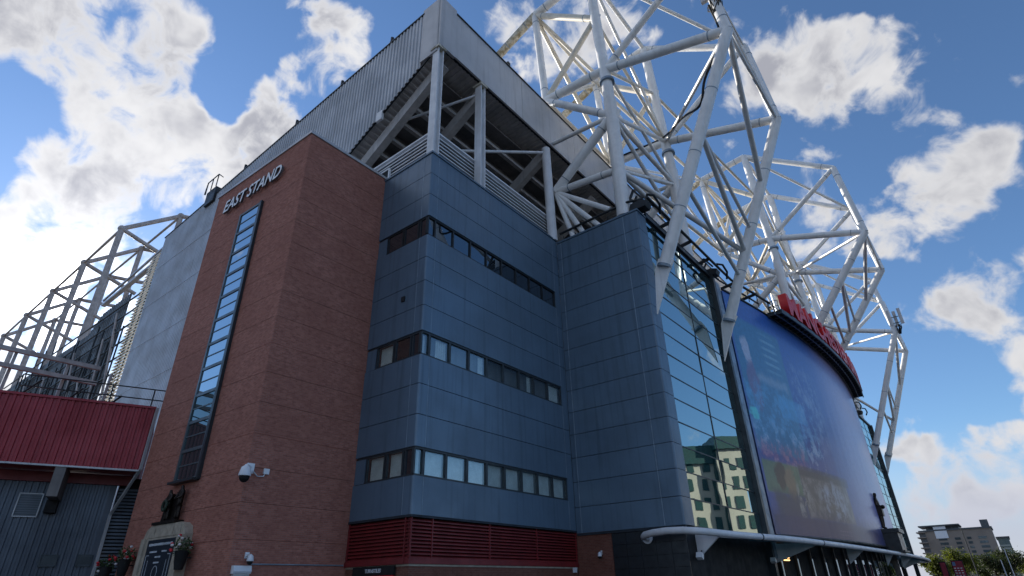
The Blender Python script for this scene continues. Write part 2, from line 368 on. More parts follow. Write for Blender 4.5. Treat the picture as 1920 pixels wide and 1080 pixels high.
# ------------------------------------------------------------------ ground (never in frame, but it lights and is reflected)
tag(MB().box((-1500,-1500,-.3),(1500,1500,0)).build('ground', M_PAVE), kind='structure')
tag(MB().box((2,-400,-.05),(13,600,.004)).build('road', M_ASPH), kind='structure')

# ------------------------------------------------------------------ corrugated sheet
def corrugated(mb, a, b, out, zb, zt, pitch=.36, depth=.07):
    """upright ribbed sheet from a to b (xy), ribs towards `out`; zb/zt give lower and upper edge per metre along"""
    a, b, out = Vector((a[0],a[1],0)), Vector((b[0],b[1],0)), Vector((out[0],out[1],0)).normalized()
    ln = (b-a).length; d = (b-a)/ln; n = int(ln/pitch); cols = []
    for i in range(n):
        for f, w in ((0,0),(.42,0),(.5,1),(.92,1)):
            s = (i+f)*pitch; cols.append((s, w))
    cols.append((ln, 0)); vs = []; fs = []
    for s, w in cols:
        p = a+d*s+out*depth*w; vs += [p+V(0,0,zb(s)), p+V(0,0,zt(s))]
    flip = d.cross(V(0,0,1)).dot(out) > 0
    for i in range(len(cols)-1):
        f = (2*i, 2*i+2, 2*i+3, 2*i+1); fs.append(f if flip else f[::-1])
    mb.add(vs, fs)

# ------------------------------------------------------------------ facade line of the glazed front
YC = 71.3
def X0(y): return -12.55+.012*(y-30)
def XM(y): return X0(y)+2.5*(1-((y-YC)/27.)**2)+.12

# ------------------------------------------------------------------ brick stair tower
tower = thing('brick_tower', (-28.3,14.4,0), 'tall red brick stair tower with slot window, left of the slate blue block', 'tower')
CB = V(-23.38,11.88,0); CL_ = V(-33.15,11.5,0)
UB = (CL_-CB).normalized(); NB = V(-UB.y, UB.x, 0)
if NB.y > 0: NB = -NB
def bp_(u, w, z): return CB+UB*u+NB*w+V(0,0,z)
def foot(ins, z): return [(-23.38-ins,11.88+ins,z),(-33.15+ins,11.5+ins,z),(-33.15+ins,17.21,z),(-23.38-ins,17.3,z)]
MB().prism(foot(.025,0), (0,0,24.45)).build('core', M_BRICKB, tower)
zj = [0,2.15,3.53,4.90]+[6.28+1.376*k for k in range(13)]+[24.5]
for a, b in zip(zj[:-1], zj[1:]):
    MB().prism(foot(0,a+.008), (0,0,b-a-.016)).build('brick_band', M_BRICK, tower)
MB().prism(foot(-.07,24.5), (0,0,.16)).build('coping', M_FASC, tower)
M_SFRAME = mat('teal grey window frame', (.10,.125,.135), .4, .2, .06)
# slot window: projecting frame with 11 two-pane lights
fr = MB(); pm = None
u0, u1 = 3.86, 5.98
def bbox(mb, u0, u1, w0, w1, z0, z1):
    return mb.obox(bp_((u0+u1)/2,(w0+w1)/2,(z0+z1)/2), UB*(u1-u0)/2, NB*(w1-w0)/2, V(0,0,(z1-z0)/2))
bbox(MB(), 3.70, 3.86, .0, .16, 6.2, 21.5).build('reveal_fin', M_FRAME, tower)
bbox(fr, u0, u1, .0, .05, 6.28, 21.46)
bbox(fr, u0, u0+.13, .05, .13, 6.28, 21.46); bbox(fr, u1-.13, u1, .05, .13, 6.28, 21.46)
for k in range(12):
    z = 6.28+1.376*k; bbox(fr, u0+.13, u1-.13, .05, .12, max(6.28,z-.075), min(21.46,z+.075))
    if k < 11: bbox(fr, u0+.13, u1-.13, .05, .10, z+.66, z+.715)
slot = fr.build('slot_window', M_SFRAME, tower)
for k in range(11):
    for h in (0, 1):
        z = 6.28+1.376*k+(.076 if h == 0 else .715); z2 = 6.28+1.376*k+(.66 if h == 0 else 1.30)
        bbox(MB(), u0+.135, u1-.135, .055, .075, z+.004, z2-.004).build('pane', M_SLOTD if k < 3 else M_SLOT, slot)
bbox(MB(), u0-.06, u1+.06, .0, .34, 6.16, 6.27).build('sill', M_FRAME, tower)

# EAST STAND lettering on the tower
let = thing('wall_lettering', bp_(5.1,.1,22.45), 'raised steel letters reading EAST STAND near the top of the brick tower', 'sign')
letters('EAST STAND', 1.2, .13, lambda s, t, w: bp_(8.2-s, .10+w, 22.48+t), M_LETTER, let, width=6.1, shear=.22, bold=.018, matside=M_LETTERS)

# ------------------------------------------------------------------ slate blue office block
blk = thing('office_block', (-21.2,23.6,0), 'slate blue clad corner block with three window strips beside the brick tower', 'building')
MB().box((-23.3,17.75,2.4),(-19.75,29.95,24.25)).build('core', M_BLACK, blk)
BANDS = [(4.45,6.06),(7.30,8.77),(8.77,10.23),(10.23,11.70),(12.95,14.36),(14.36,15.77),(15.77,17.19),(17.19,18.60),(19.85,21.33),(21.33,22.82),(22.82,24.30)]
g = .016
def corner_poly(z, r=.10):
    ox, oy = -19.15, 17.2; pts = [(-19.76,17.2)]
    for k in range(7):
        t = -math.pi/2+k*math.pi/12; pts.append((ox-r+r*math.cos(t), oy+r+r*math.sin(t)))
    pts += [(-19.15,17.78),(-19.27,17.78),(-19.27,17.32),(-19.76,17.32)]
    return [(x,y,z) for x, y in pts]
for a, b in BANDS:
    MB().box((-19.27,17.80,a+g),(-19.15,29.30,b-g)).build('cladding_panel', M_BLUE, blk)
    MB().box((-19.27,29.34,a+g),(-19.15,29.94,b-g)).build('cladding_panel', M_BLUE, blk)
    MB().box((-23.37,17.2,a+g),(-19.79,17.32,b-g)).build('cladding_panel', M_BLUE, blk)
    MB().prism(corner_poly(a+g), (0,0,b-a-2*g)).build('corner_panel', M_BLUE, blk)
for za, zb_ in ((4.45,6.06),(7.3,11.7),(12.95,18.6),(19.85,24.3)):
    MB().box((-19.79,17.19,za+.02),(-19.76,17.26,zb_-.02)).build('joint_trim', M_TRIM, blk)
    MB().box((-19.2,17.775,za+.02),(-19.142,17.80,zb_-.02)).build('joint_trim', M_TRIM, blk)
    MB().box((-19.2,29.30,za+.02),(-19.142,29.34,zb_-.02)).build('joint_trim', M_TRIM, blk)
    # backing that shows in the open joints
    MB().box((-19.6,17.6,za+.03),(-19.275,29.93,zb_-.03)).box((-23.3,17.33,za+.03),(-19.6,17.6,zb_-.03)).build('joint_backing', M_BLUED, blk)
MB().box((-19.45,17.14,24.30),(-19.09,29.95,24.42)).box((-23.38,17.14,24.30),(-19.45,17.5,24.42)).build('coping', M_BLUE, blk)
MB().box((-19.3,17.16,4.36),(-19.11,29.95,4.455)).box((-23.37,17.16,4.36),(-19.3,17.35,4.455)).build('drip_edge', M_BLUED, blk)
BLINDS = {0: [1,1,1,.9,1,.8,1,1,1], 1: [.9,.55,0,.3,0,0,.25,.0,.8], 2: [0]*9}
for wi, (z0, z1) in enumerate(((6.06,7.30),(11.70,12.95),(18.60,19.85))):
    f = MB()
    f.box((-19.36,17.25,z1-.09),(-19.20,29.32,z1+.01)); f.box((-19.36,17.25,z0-.01),(-19.20,29.32,z0+.08))
    f.box((-23.3,17.25,z1-.09),(-19.36,17.41,z1+.01)); f.box((-23.3,17.25,z0-.01),(-19.36,17.41,z0+.08))
    ym = [17.25,17.78]+[17.78+1.44*k for k in range(1,9)]
    ym[-1] = 29.3
    for i, y in enumerate(ym):
        f.box((-19.355,y-.05,z0+.08),(-19.205,y+.05,z1-.09))
        if wi < 2 and 0 < i: f.box((-19.34,y+.05,z0+.08),(-19.225,y+.11,z1-.09)) if i < 9 else None
    for x in (-19.84,-20.02,-21.13,-21.28,-22.55): f.box((x-.05,17.255,z0+.08),(x+.05,17.405,z1-.09))
    f.box((-23.3,17.3,z0+.08),(-22.6,17.38,z1-.09))
    st = f.build('window_strip', M_FRAME if wi < 2 else M_DARK, blk)
    for i in range(9):
        gm = M_WIN if wi < 2 else M_WIND
        MB().box((-19.30,ym[i]+.052,z0+.082),(-19.28,ym[i+1]-.052,z1-.092)).build('pane', M_WIND if (i == 0 and False) else gm, st)
        if wi < 2:
            w = BLINDS[wi][i]
            if w > 0:
                y1 = ym[i+1]-.06; y0 = y1-(ym[i+1]-ym[i]-.1)*w
                nb = max(2, int((y1-y0)/.13)); bm = MB()
                for k in range(nb):
                    yy = y0+(k+.5)*(y1-y0)/nb
                    bm.obox((-19.46,yy,(z0+z1)/2), (.012,.055,0), (-.004,.001,0), (0,0,(z1-z0)/2-.1))
                bm.build('blind', M_BLIND, st)
    for i, (xa, xb) in enumerate(((-22.5,-21.33),(-21.08,-20.07))):
        MB().box((xa,17.30,z0+.082),(xb,17.32,z1-.092)).build('pane', M_WIN if wi < 2 else M_WIND, st)
        if wi == 0 or (wi == 1 and i == 0):
            bm = MB()
            for k in range(8):
                xx = xa+(k+.5)*(xb-xa)/8; bm.obox((xx,17.5,(z0+z1)/2), (.06,.012,0), (.001,.004,0), (0,0,(z1-z0)/2-.1))
            bm.build('blind', M_BLIND, st)
    MB().box((-19.98,17.30,z0+.082),(-19.36,17.32,z1-.092)).build('pane', M_WIND, st)
    MB().box((-23.36,17.24,z0+.02),(-22.64,17.299,z1-.1)).build('cladding_panel', M_BLUE, blk)
    MB().box((-19.27,29.34,z0+g-.03),(-19.15,29.94,z1-g+.03)).build('cladding_panel', M_BLUE, blk)
    # room behind
    MB().box((-19.74,17.7,z0-.03),(-19.70,29.9,z1+.03)).build('room_back', M_CONCD, blk)
MB().box((-20.86,17.13,15.0),(-20.6,17.2,15.28)).build('vent_grille', M_DARK, blk)
# red louvres on both faces
lou = thing('louvre_screen', (-19.4,17.4,2.6), 'dark red horizontal louvre band wrapping the foot of the slate blue block', 'louvre')
MB().box((-19.42,17.42,2.78),(-19.36,30.0,4.36)).box((-23.37,17.36,2.78),(-19.42,17.42,4.36)).build('backing', M_BLACK, lou)
slx = MB().prism([(-19.36,0,.02),(-19.36,0,.05),(-19.19,0,-.035),(-19.19,0,-.085),(-19.22,0,-.085)], (0,12.7,0)).mesh('slat', M_RED)
sly = MB().prism([(0,17.36,.02),(0,17.36,.05),(0,17.23,-.035),(0,17.23,-.085),(0,17.26,-.085)], (4.1,0,0)).mesh('slat', M_RED)
for k in range(11):
    z = 4.29-.142*k; inst('slat', slx, lou, (0,17.25,z)); inst('slat', sly, lou, (-23.37,0,z))
for y in (17.27,18.5,22.3,26.1,29.9): MB().box((-19.25,y-.03,2.8),(-19.165,y+.03,4.355)).build('mullion', M_RED, lou)
for x in (-19.5,-23.3): MB().box((x-.03,17.19,2.8),(x+.03,17.26,4.355)).build('mullion', M_RED, lou)
MB().box((-19.42,17.2,2.58),(-19.16,30.0,2.78)).box((-23.37,17.17,2.58),(-19.42,17.42,2.78)).build('ledge', M_RED, lou)
base = thing('turnstile_block', (-21,23,0), 'dark brick turnstile storey under the red louvre band', 'building')
MB().box((-23.37,17.3,0),(-19.24,29.95,2.5)).build('wall', M_BRICKB, base)
MB().box((-23.37,17.27,2.5),(-19.21,29.95,2.575)).build('top_course', M_LIME, base)
MB().box((-19.24,29.99,0),(-16.92,30.4,4.33)).build('wall', M_BRICKB, base)
sgn = thing('turnstile_sign', (-21.3,17.2,2.1), 'black sign board reading TURNSTILES above the red doorway', 'sign')
MB().box((-22.7,17.16,2.2),(-19.98,17.26,2.55)).build('board', M_BLACK, sgn)
MB().box((-22.5,17.18,1.9),(-20.05,17.26,2.19)).build('red_strip', M_REDL, sgn)
letters('TURNSTILES', .2, .012, lambda s, t, w: V(-21.85+s, 17.16-w, 2.31+t), M_CAMW, sgn, width=1.05, shear=.15, bold=.004)

# ------------------------------------------------------------------ projecting slate blue wing
wing = thing('clad_wing', (-15.8,31,0), 'plain slate blue wing without windows between the window strips and the glass front', 'building')
MB().box((-19.1,30.1,4.4),(-12.72,44.2,24.05)).build('core', M_BLUED, wing)
HZ = [4.30+1.4125*k for k in range(15)]
for a, b in zip(HZ[:-1], HZ[1:]):
    for xa, xb in ((-19.14,-18.80),(-18.76,-13.66)):
        MB().box((xa,29.96,a+g),(xb,30.08,b-g)).build('cladding_panel', M_BLUE, wing)
    MB().prism([(-13.62,29.96,a+g),(-12.62,29.96,a+g),(-12.56,29.985,a+g),(-12.535,30.05,a+g),(-12.53,31.22,a+g),(-12.7,31.22,a+g),(-12.7,30.08,a+g),(-13.62,30.08,a+g)], (0,0,b-a-2*g)).build('corner_panel', M_BLUE, wing)
for x in (-18.80,-13.66): MB().box((x,29.945,4.32),(x+.04,30.0,24.06)).build('joint_trim', M_TRIM, wing)
MB().box((-19.1,29.9,24.08),(-12.48,30.3,24.22)).box((-12.8,30.3,24.08),(-12.48,31.25,24.22)).build('coping', M_BLUE, wing)
MB().box((-19.1,29.93,4.18),(-12.52,30.1,4.30)).build('drip_edge', M_BLUED, wing)
# dark stone plinth below
pl = thing('stone_plinth', (-14.7,30,0), 'dark polished stone wall below the plain slate blue wing', 'wall')
MB().box((-16.9,30.06,0),(-12.6,44,4.17)).build('core', M_BLACK, pl)
tl = MB().box((0,0,0),(.846,.05,.58)).mesh('stone_tile', M_STONE)
for i in range(5):
    for k in range(7): inst('stone_tile', tl, pl, (-16.89+i*.86, 30.0+random.uniform(0,.006), .01+k*.595))

# ------------------------------------------------------------------ glazed bays
def glazed_bay(name, y0, y1, cols, label, posts):
    t = thing(name, (X0((y0+y1)/2),(y0+y1)/2,0), label, 'glass wall', 'glazed bays beside the banner')
    yw = (y1-y0)/cols
    MB().prism([(X0(y0)-.35,y0,4.2),(X0(y1)-.35,y1,4.2),(X0(y1)-.22,y1,4.2),(X0(y0)-.22,y0,4.2)], (0,0,20.0)).build('backing', M_BLACK, t)
    for c in range(cols):
        ya, yb = y0+c*yw+.045, y0+(c+1)*yw-.045
        for r in range(14):
            za, zb_ = HZ[r]+.035, HZ[r+1]-.035; j = random.uniform(-.022,.022)
            MB().prism([(X0(ya)-.15+j,ya,za),(X0(yb)-.15-j,yb,za),(X0(yb)-.125-j,yb,za),(X0(ya)-.125+j,ya,za)], (0,0,zb_-za)).build('pane', M_GLASS, t)
    for c in range(cols+1):
        y = y0+c*yw; MB().box((X0(y)-.21,y-.04,4.2),(X0(y)-.09,y+.04,24.2)).build('mullion', M_FRAME, t)
    for r in range(15):
        MB().prism([(X0(y0)-.20,y0,HZ[r]-.032),(X0(y1)-.20,y1,HZ[r]-.032),(X0(y1)-.10,y1,HZ[r]-.032),(X0(y0)-.10,y0,HZ[r]-.032)], (0,0,.064)).build('transom', M_FRAME, t)
    for y in posts:
        MB().box((X0(y)-.3,y-.22,0),(X0(y)+.22,y+.22,24.5)).build('post', M_FRAME, t)
    MB().prism([(X0(y0)-.3,y0,24.25),(X0(y1)-.3,y1,24.25),(X0(y1)+.05,y1,24.25),(X0(y0)+.05,y0,24.25)], (0,0,.3)).build('head_beam', M_FRAME, t)
    return t
glazed_bay('glass_bay', 31.3, 42.72, 2, 'tall teal glass bay with square panes right of the slate blue wing', (42.95,))
glazed_bay('glass_bay', 99.6, 111.6, 2, 'narrow distant glass bay beyond the big banner', (99.35,111.85))

# ------------------------------------------------------------------ banner
def banner_mat():
    m = bpy.data.materials.new('printed banner'); m.use_nodes = True; T = m.node_tree; b = T.nodes['Principled BSDF']
    g_ = nd(T, 'ShaderNodeNewGeometry'); s = nd(T, 'ShaderNodeSeparateXYZ'); T.links.new(g_.outputs['Position'], s.inputs[0])
    Y, Z = s.outputs[1], s.outputs[2]
    nz = nd(T, 'ShaderNodeTexNoise'); T.links.new(g_.outputs['Position'], nz.inputs[0]); nz.inputs['Scale'].default_value = .55; nz.inputs['Detail'].default_value = 8; nz.inputs['Roughness'].default_value = .65
    nf = nd(T, 'ShaderNodeTexNoise'); T.links.new(g_.outputs['Position'], nf.inputs[0]); nf.inputs['Scale'].default_value = 1.1; nf.inputs['Detail'].default_value = 3; nf.inputs['Roughness'].default_value = .5
    wob = mth(T, 'MULTIPLY', mth(T, 'SUBTRACT', nz.outputs[0], .5), 2.2)
    Yw = mth(T, 'ADD', Y, wob); Zw = mth(T, 'ADD', Z, mth(T, 'MULTIPLY', mth(T, 'SUBTRACT', nf.outputs[0], .5), 1.0))
    def rect(y0, y1, z0, z1, e=.25, yy=Y, zz=Z):
        a = mth(T, 'MULTIPLY', mrange(T, yy, y0-e, y0+e), mrange(T, yy, y1+e, y1-e))
        return mth(T, 'MULTIPLY', a, mth(T, 'MULTIPLY', mrange(T, zz, z0-e, z0+e), mrange(T, zz, z1+e, z1-e)))
    def ell(y0, z0, ry, rz, e=.2, yy=None, zz=None):
        u = mth(T, 'DIVIDE', mth(T, 'SUBTRACT', yy or Yw, y0), ry); v = mth(T, 'DIVIDE', mth(T, 'SUBTRACT', zz or Zw, z0), rz)
        return mrange(T, mth(T, 'ADD', mth(T, 'MULTIPLY', u, u), mth(T, 'MULTIPLY', v, v)), 1+e, 1-e)
    fine = nd(T, 'ShaderNodeTexNoise'); T.links.new(g_.outputs['Position'], fine.inputs[0]); fine.inputs['Scale'].default_value = 3.2; fine.inputs['Detail'].default_value = 5; fine.inputs['Roughness'].default_value = .6
    mid = nd(T, 'ShaderNodeTexNoise'); T.links.new(g_.outputs['Position'], mid.inputs[0]); mid.inputs['Scale'].default_value = .9; mid.inputs['Detail'].default_value = 7; mid.inputs['Roughness'].default_value = .7
    F = fine.outputs[0]; MI = mid.outputs[0]
    c = mixc(T, mrange(T, Z, 6, 24), (0.0525,0.0875,0.333), (0.0385,0.149,0.525))
    def lay(f, col, k=1.):
        nonlocal c
        if k != 1.: f = mth(T, 'MULTIPLY', f, k)
        c = mixc(T, f, c, col)
    tex = lambda f, lo=.42, hi=.60: mth(T, 'MULTIPLY', f, mrange(T, MI, lo, hi))
    # upper picture: blue-green interior, stripes at the top, a pale bust, brighter panes
    lay(rect(44.9,53.6,10.4,21.6,.25), (0.0613,0.263,0.455), .85)
    st = mrange(T, mth(T, 'SINE', mth(T, 'MULTIPLY', Z, 9)), .0, .8)
    lay(mth(T, 'MULTIPLY', rect(49.6,52.4,17.6,21.0,.5), st), (0.28,0.525,0.7), .6)
    lay(rect(47.4,53.0,16.2,17.0,.3,Y,Zw), (0.35,0.49,0.665), .6)
    lay(ell(46.4,18.6,.62,1.25,.45), (0.578,0.63,0.8), .85); lay(ell(46.7,15.8,.9,2.0,.5), (0.245,0.175,0.35), .7)
    lay(tex(rect(44.9,57.5,11.0,16.0,.8,Yw,Zw)), (0.123,0.455,0.8), .7)
    lay(rect(50.4,55.6,13.7,15.6,.15), (0.0875,0.42,0.8), .6)
    lay(ell(45.4,13.2,.6,.5,.5), (0.123,0.8,0.8), .8)
    lay(tex(rect(54.3,60.5,12.4,19.4,1.2,Yw,Zw), .38, .68), (0.35,0.49,0.735), .7)
    lay(tex(rect(44.9,58,9.4,12.4,1.0,Yw,Zw), .50, .60), (0.595,0.665,0.8), .55)
    lay(tex(rect(44.9,53.0,9.6,11.2,.6,Yw,Zw), .40, .58), (0.455,0.123,0.263), .6)
    # lower picture: brown hall with a dark-coated figure, lawn behind the head
    lay(rect(50.8,61.8,5.9,9.6,.14), (0.175,0.137,0.108), .9)
    lay(tex(rect(51.0,61.6,6.0,9.0,.14), .42, .62), (0.42,0.367,0.333), .75)
    lay(rect(50.8,62.6,9.1,9.9,.14), (0.0613,0.056,0.0788), .75)
    lay(rect(44.9,50.8,7.4,9.7,.14), (0.175,0.263,0.07), .75)
    lay(ell(47.5,8.7,.85,.95,.4), (0.0875,0.0613,0.049)); lay(ell(49.0,8.3,.9,1.2,.5), (0.333,0.21,0.131), .85)
    lay(rect(45.6,50.8,5.0,7.6,.5,Yw,Zw), (0.049,0.0595,0.0963), .92)
    lay(tex(ell(50.6,6.8,.9,1.9,.5), .44, .60), (0.525,0.473,0.42), .8)
    lay(tex(ell(57.5,7.4,3.2,1.5,.6), .42, .60), (0.525,0.542,0.647), .8)
    lay(rect(44.9,66.5,3.9,5.85,.12), (0.0245,0.0315,0.131), .95)
    ln_ = mrange(T, mth(T, 'SINE', mth(T, 'MULTIPLY', Z, 22)), .2, .5)
    lay(mth(T, 'MULTIPLY', mth(T, 'MULTIPLY', rect(56.5,59.5,4.85,5.4,.05), ln_), mrange(T, F, .42,.5)), (0.595,0.315,0.525), .7)
    # far half: pale sky reflection painted in as smooth blue-violet
    lay(mrange(T, Yw, 59, 70), (0.438,0.394,0.665), .8)
    lay(mth(T, 'MULTIPLY', mrange(T, Yw, 68, 78), mrange(T, Zw, 15, 9)), (0.228,0.385,0.77), .7)
    lay(mrange(T, Zw, 7.0, 5.2), (0.0245,0.0315,0.131), .85)
    c = mixc(T, mrange(T, F, .35, .65, .0, .16), c, (.01,.015,.04))
    T.links.new(c, b.inputs['Base Color']); b.inputs['Roughness'].default_value = .42
    b.inputs['Coat Weight'].default_value = .45; b.inputs['Coat Roughness'].default_value = .2; b.inputs['Specular IOR Level'].default_value = .25
    mp = nd(T, 'ShaderNodeMapping'); T.links.new(g_.outputs['Position'], mp.inputs[0]); mp.inputs[3].default_value = (1, .5, .07)
    n5 = nd(T, 'ShaderNodeTexNoise'); T.links.new(mp.outputs[0], n5.inputs[0]); n5.inputs['Scale'].default_value = .9; n5.inputs['Detail'].default_value = 3
    bp = nd(T, 'ShaderNodeBump'); bp.inputs['Strength'].default_value = .25; bp.inputs['Distance'].default_value = .2
    T.links.new(n5.outputs[0], bp.inputs['Height']); T.links.new(bp.outputs[0], b.inputs['Normal']); T.links.new(bp.outputs[0], b.inputs['Coat Normal'])
    return m
ban = thing('printed_banner', (XM(YC),YC,4.4), 'huge curved blue printed banner covering the middle of the stand front', 'banner')
ys = [44.6+(98.2-44.6)*k/60 for k in range(61)]
bm = MB(); vs = []; fs = []
for y in ys: vs += [(XM(y),y,4.5),(XM(y),y,23.7)]
for i in range(60): fs.append((2*i, 2*i+2, 2*i+3, 2*i+1))
vs2 = [(x-.12,y,z) for x, y, z in vs]; n_ = len(vs)
bm.add(vs, fs, True); bm.add(vs2, [f[::-1] for f in fs], True)
bm.build('sheet', banner_mat(), ban)
em = MB()
em.path([(XM(y)+.02,y,23.75) for y in ys], .10, 8); em.path([(XM(y)+.02,y,4.45) for y in ys], .10, 8)
em.build('edge_rail', M_DARK, ban)
for yy in (43.75, 98.85):
    MB().prism([(X0(yy)-.3,yy-.5,3.0),(X0(yy)-.3,yy+.7,3.0),(X0(yy)+.12,yy+.7,3.0),(X0(yy)+.05,yy-.5,3.0)], (0,0,21.2)).build('side_strip', M_TRIM, ban)
# the body of the stand behind the banner and the dark entrances below
body = thing('stand_front', (-18,70,0), 'dark recessed entrance doors and wall under the green glass canopy', 'wall')
pp = [(X0(44.4)-.4,44.4,0)]+[(XM(y)-.5,y,0) for y in ys[::6]]+[(X0(98.4)-.4,98.4,0),(-12.5,112,0),(-24,112,0),(-24,44.4,0)]
MB().prism([(x,y,4.2) for x, y, z in pp], (0,0,19.4)).build('wall', M_CONCD, body)
MB().prism([(x-1.2,y,0) for x, y, z in pp], (0,0,4.19)).build('lobby_wall', M_BLACK, body)
for k in range(20):
    y = 45+2.7*k; x = XM(y)-1.62
    MB().box((x-.02,y+.12,.05),(x+.03,y+2.5,3.3)).build('door_pane', M_WIND, body)
    MB().box((x-.05,y-.05,0),(x+.12,y+.12,4.1)).build('door_post', M_FRAME, body)
for y in (33.0,35.8,38.6,41.4): MB().box((-12.68,y-1.2,.05),(-12.62,y+1.2,4.1)).build('door_pane', M_WIND, body)

# ------------------------------------------------------------------ upper tier and roof of the stand
stand = thing('east_stand', (-40,60,0), 'upper tier of the grandstand with grey roof fascia and corrugated end wall', 'grandstand')
YE = 118
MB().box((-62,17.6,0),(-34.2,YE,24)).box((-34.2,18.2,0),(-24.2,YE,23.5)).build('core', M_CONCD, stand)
# fascia: long flat panels on the front
ya = 18.7
for i in range(14):
    yb = min(ya+7.6, YE)
    MB().box((-19.24,ya+.015,33.85),(-19.1,yb-.015,38.25)).build('fascia_panel', M_FASC, stand)
    ya = yb
    if ya >= YE: break
MB().box((-19.5,17.3,33.95),(-19.25,YE,38.15)).build('fascia_backing', M_DARK, stand)
MB().box((-19.55,18.7,38.25),(-19.02,YE,38.36)).build('roof_cap', M_DARK, stand)
MB().box((-19.26,17.18,33.72),(-19.06,18.68,38.62)).box((-20.9,17.14,33.2),(-19.26,17.3,38.58)).build('corner_cowl', M_FASC, stand)
# roof slab
MB().prism([(-19.5,17.35,38.1),(-62,17.35,36.2),(-62,17.35,35.4),(-19.5,17.35,37.3)], (0,YE-17.35,0)).build('roof', M_GREY, stand)
# corrugated end wall
def zt_(s): return 38.15-.042*s
def zb__(s): x = s+1.8; return (33.75-.505*x) if s < 13.2 else 0.
cm = MB(); corrugated(cm, (-20.9,17.22), (-61.8,17.22), (0,-1), zb__, zt_, .36, .075)
cm.build('end_wall', M_GREY, stand)
MB().beam((-20.8,17.18,38.2),(-61.8,17.18,36.48),.16,.12).build('end_wall_cap', M_DARK, stand)
MB().beam((-19.6,17.28,33.5),(-34.0,17.28,26.3),.10,.16).build('end_wall_edge', M_DARK, stand)
for z in (32.2,27.6,23.0,18.4): MB().box((-61.7,17.125,z),(-34.2,17.16,z+.05)).build('sheet_lap', M_FASC, stand)
for x in (-24.5,-30.6,-37.0,-45.5,-52.0):
    MB().beam((x,17.3,38.3-.042*(-20.9-x)),(x,17.3,38.95-.042*(-20.9-x)),.12,.25,(0,1,0)).beam((x-.25,17.3,38.6-.042*(-20.9-x)),(x+.1,17.3,38.95-.042*(-20.9-x)),.08,.08).build('roof_anchor', M_DARK, stand)
for y in (24.6,46,60): MB().box((-19.35,y,38.36),(-19.1,y+.3,38.85)).build('roof_anchor', M_DARK, stand)
# soffit behind the fascia: dark ribbed sheet
sv = []; sf = []; n = 0; y = 17.4
while y < 60:
    for dy, z in ((0,0),(.16,0),(.2,.07),(.36,.07)):
        sv += [(-19.45,y+dy,33.86+z),(-21.4,y+dy,33.86+z-.1)]
    y += .4
for i in range(len(sv)//2-1): sf.append((2*i,2*i+1,2*i+3,2*i+2))
MB().add(sv, sf).build('soffit', M_CONC, stand)
sv = []; sf = []; s = 0.
while s < 15:
    for ds, w in ((0,0),(.16,0),(.2,.07),(.36,.07)):
        x = -19.7-(s+ds); z = 33.62-.505*(s+ds)
        sv += [(x,17.35,z+w),(x,18.35,z+w)]
    s += .4
for i in range(len(sv)//2-1): sf.append((2*i,2*i+2,2*i+3,2*i+1))
MB().add(sv, sf).build('end_soffit', M_CONC, stand)
# stepped terrace soffit: each precast unit a part
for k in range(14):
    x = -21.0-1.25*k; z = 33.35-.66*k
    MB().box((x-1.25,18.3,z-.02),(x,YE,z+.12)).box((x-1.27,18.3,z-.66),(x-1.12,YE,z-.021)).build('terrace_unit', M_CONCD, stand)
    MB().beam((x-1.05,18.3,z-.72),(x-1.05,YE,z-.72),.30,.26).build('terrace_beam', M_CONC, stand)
# raking beams and columns
for y in (18.15,21.7,29.75,37.5,45.3,53,61):
    MB().beam((-19.55,y,32.85),(-37,y,22.9),.52,.85).build('raker', M_CONC, stand)
for (x, y) in ((-19.42,17.45),(-19.38,21.62)):
    MB().box((x-.28,y-.24,24.3),(x+.28,y-.17,33.45)).box((x-.28,y+.17,24.3),(x+.28,y+.24,33.45)).box((x-.05,y-.169,24.3),(x+.05,y+.169,33.45)).build('column', M_WHITE, stand)
    MB().box((x-.4,y-.36,33.45),(x+.4,y+.36,33.62)).build('column_head', M_RUST, stand)
MB().tube((-19.3,29.72,24.3),(-19.42,29.72,33.3),.36,16).build('column', M_WHITE, stand)
MB().tube((-25.6,18.2,31.0),(-19.5,21.6,32.9),.10).build('tie_rod', M_WHITE, stand)
MB().tube((-22.2,22.2,29.6),(-19.45,29.6,32.9),.12).build('tie_rod', M_WHITE, stand)
MB().box((-25.1,17.12,30.4),(-24.5,17.3,31.2)).build('bracket', M_WHITE, stand)
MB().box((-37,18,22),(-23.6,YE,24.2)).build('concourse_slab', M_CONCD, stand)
# white louvred parapet above the blue block
par = thing('louvre_parapet', (-19.8,17.8,24.4), 'white horizontal louvre screen on top of the slate blue corner block', 'louvre')
MB().box((-20.02,17.95,24.4),(-19.96,30.0,26.7)).box((-27,17.95,24.4),(-20.02,18.01,26.7)).build('backing', M_CONCD, par)
wsx = MB().prism([(-19.95,0,.0),(-19.95,0,.05),(-19.72,0,-.10),(-19.72,0,-.17),(-19.75,0,-.17)], (0,12.1,0)).mesh('slat', M_WHITE)
wsy = MB().prism([(0,17.94,.0),(0,17.94,.05),(0,17.72,-.10),(0,17.72,-.17),(0,17.75,-.17)], (6.9,0,0)).mesh('slat', M_WHITE)
for k in range(8):
    z = 26.62-.285*k; inst('slat', wsx, par, (0,17.95,z)); inst('slat', wsy, par, (-26.9,0,z))
MB().box((-20.0,17.66,24.42),(-19.62,18.0,26.86)).build('corner_post', M_WHITE, par)
MB().box((-20.0,18.0,26.72),(-19.66,30.0,26.84)).box((-27,17.68,26.72),(-20.0,18.0,26.84)).build('top_rail', M_WHITE, par)
MB().box((-25.2,17.62,24.5),(-23.7,17.7,25.75)).build('hatch', M_BLACK, par)
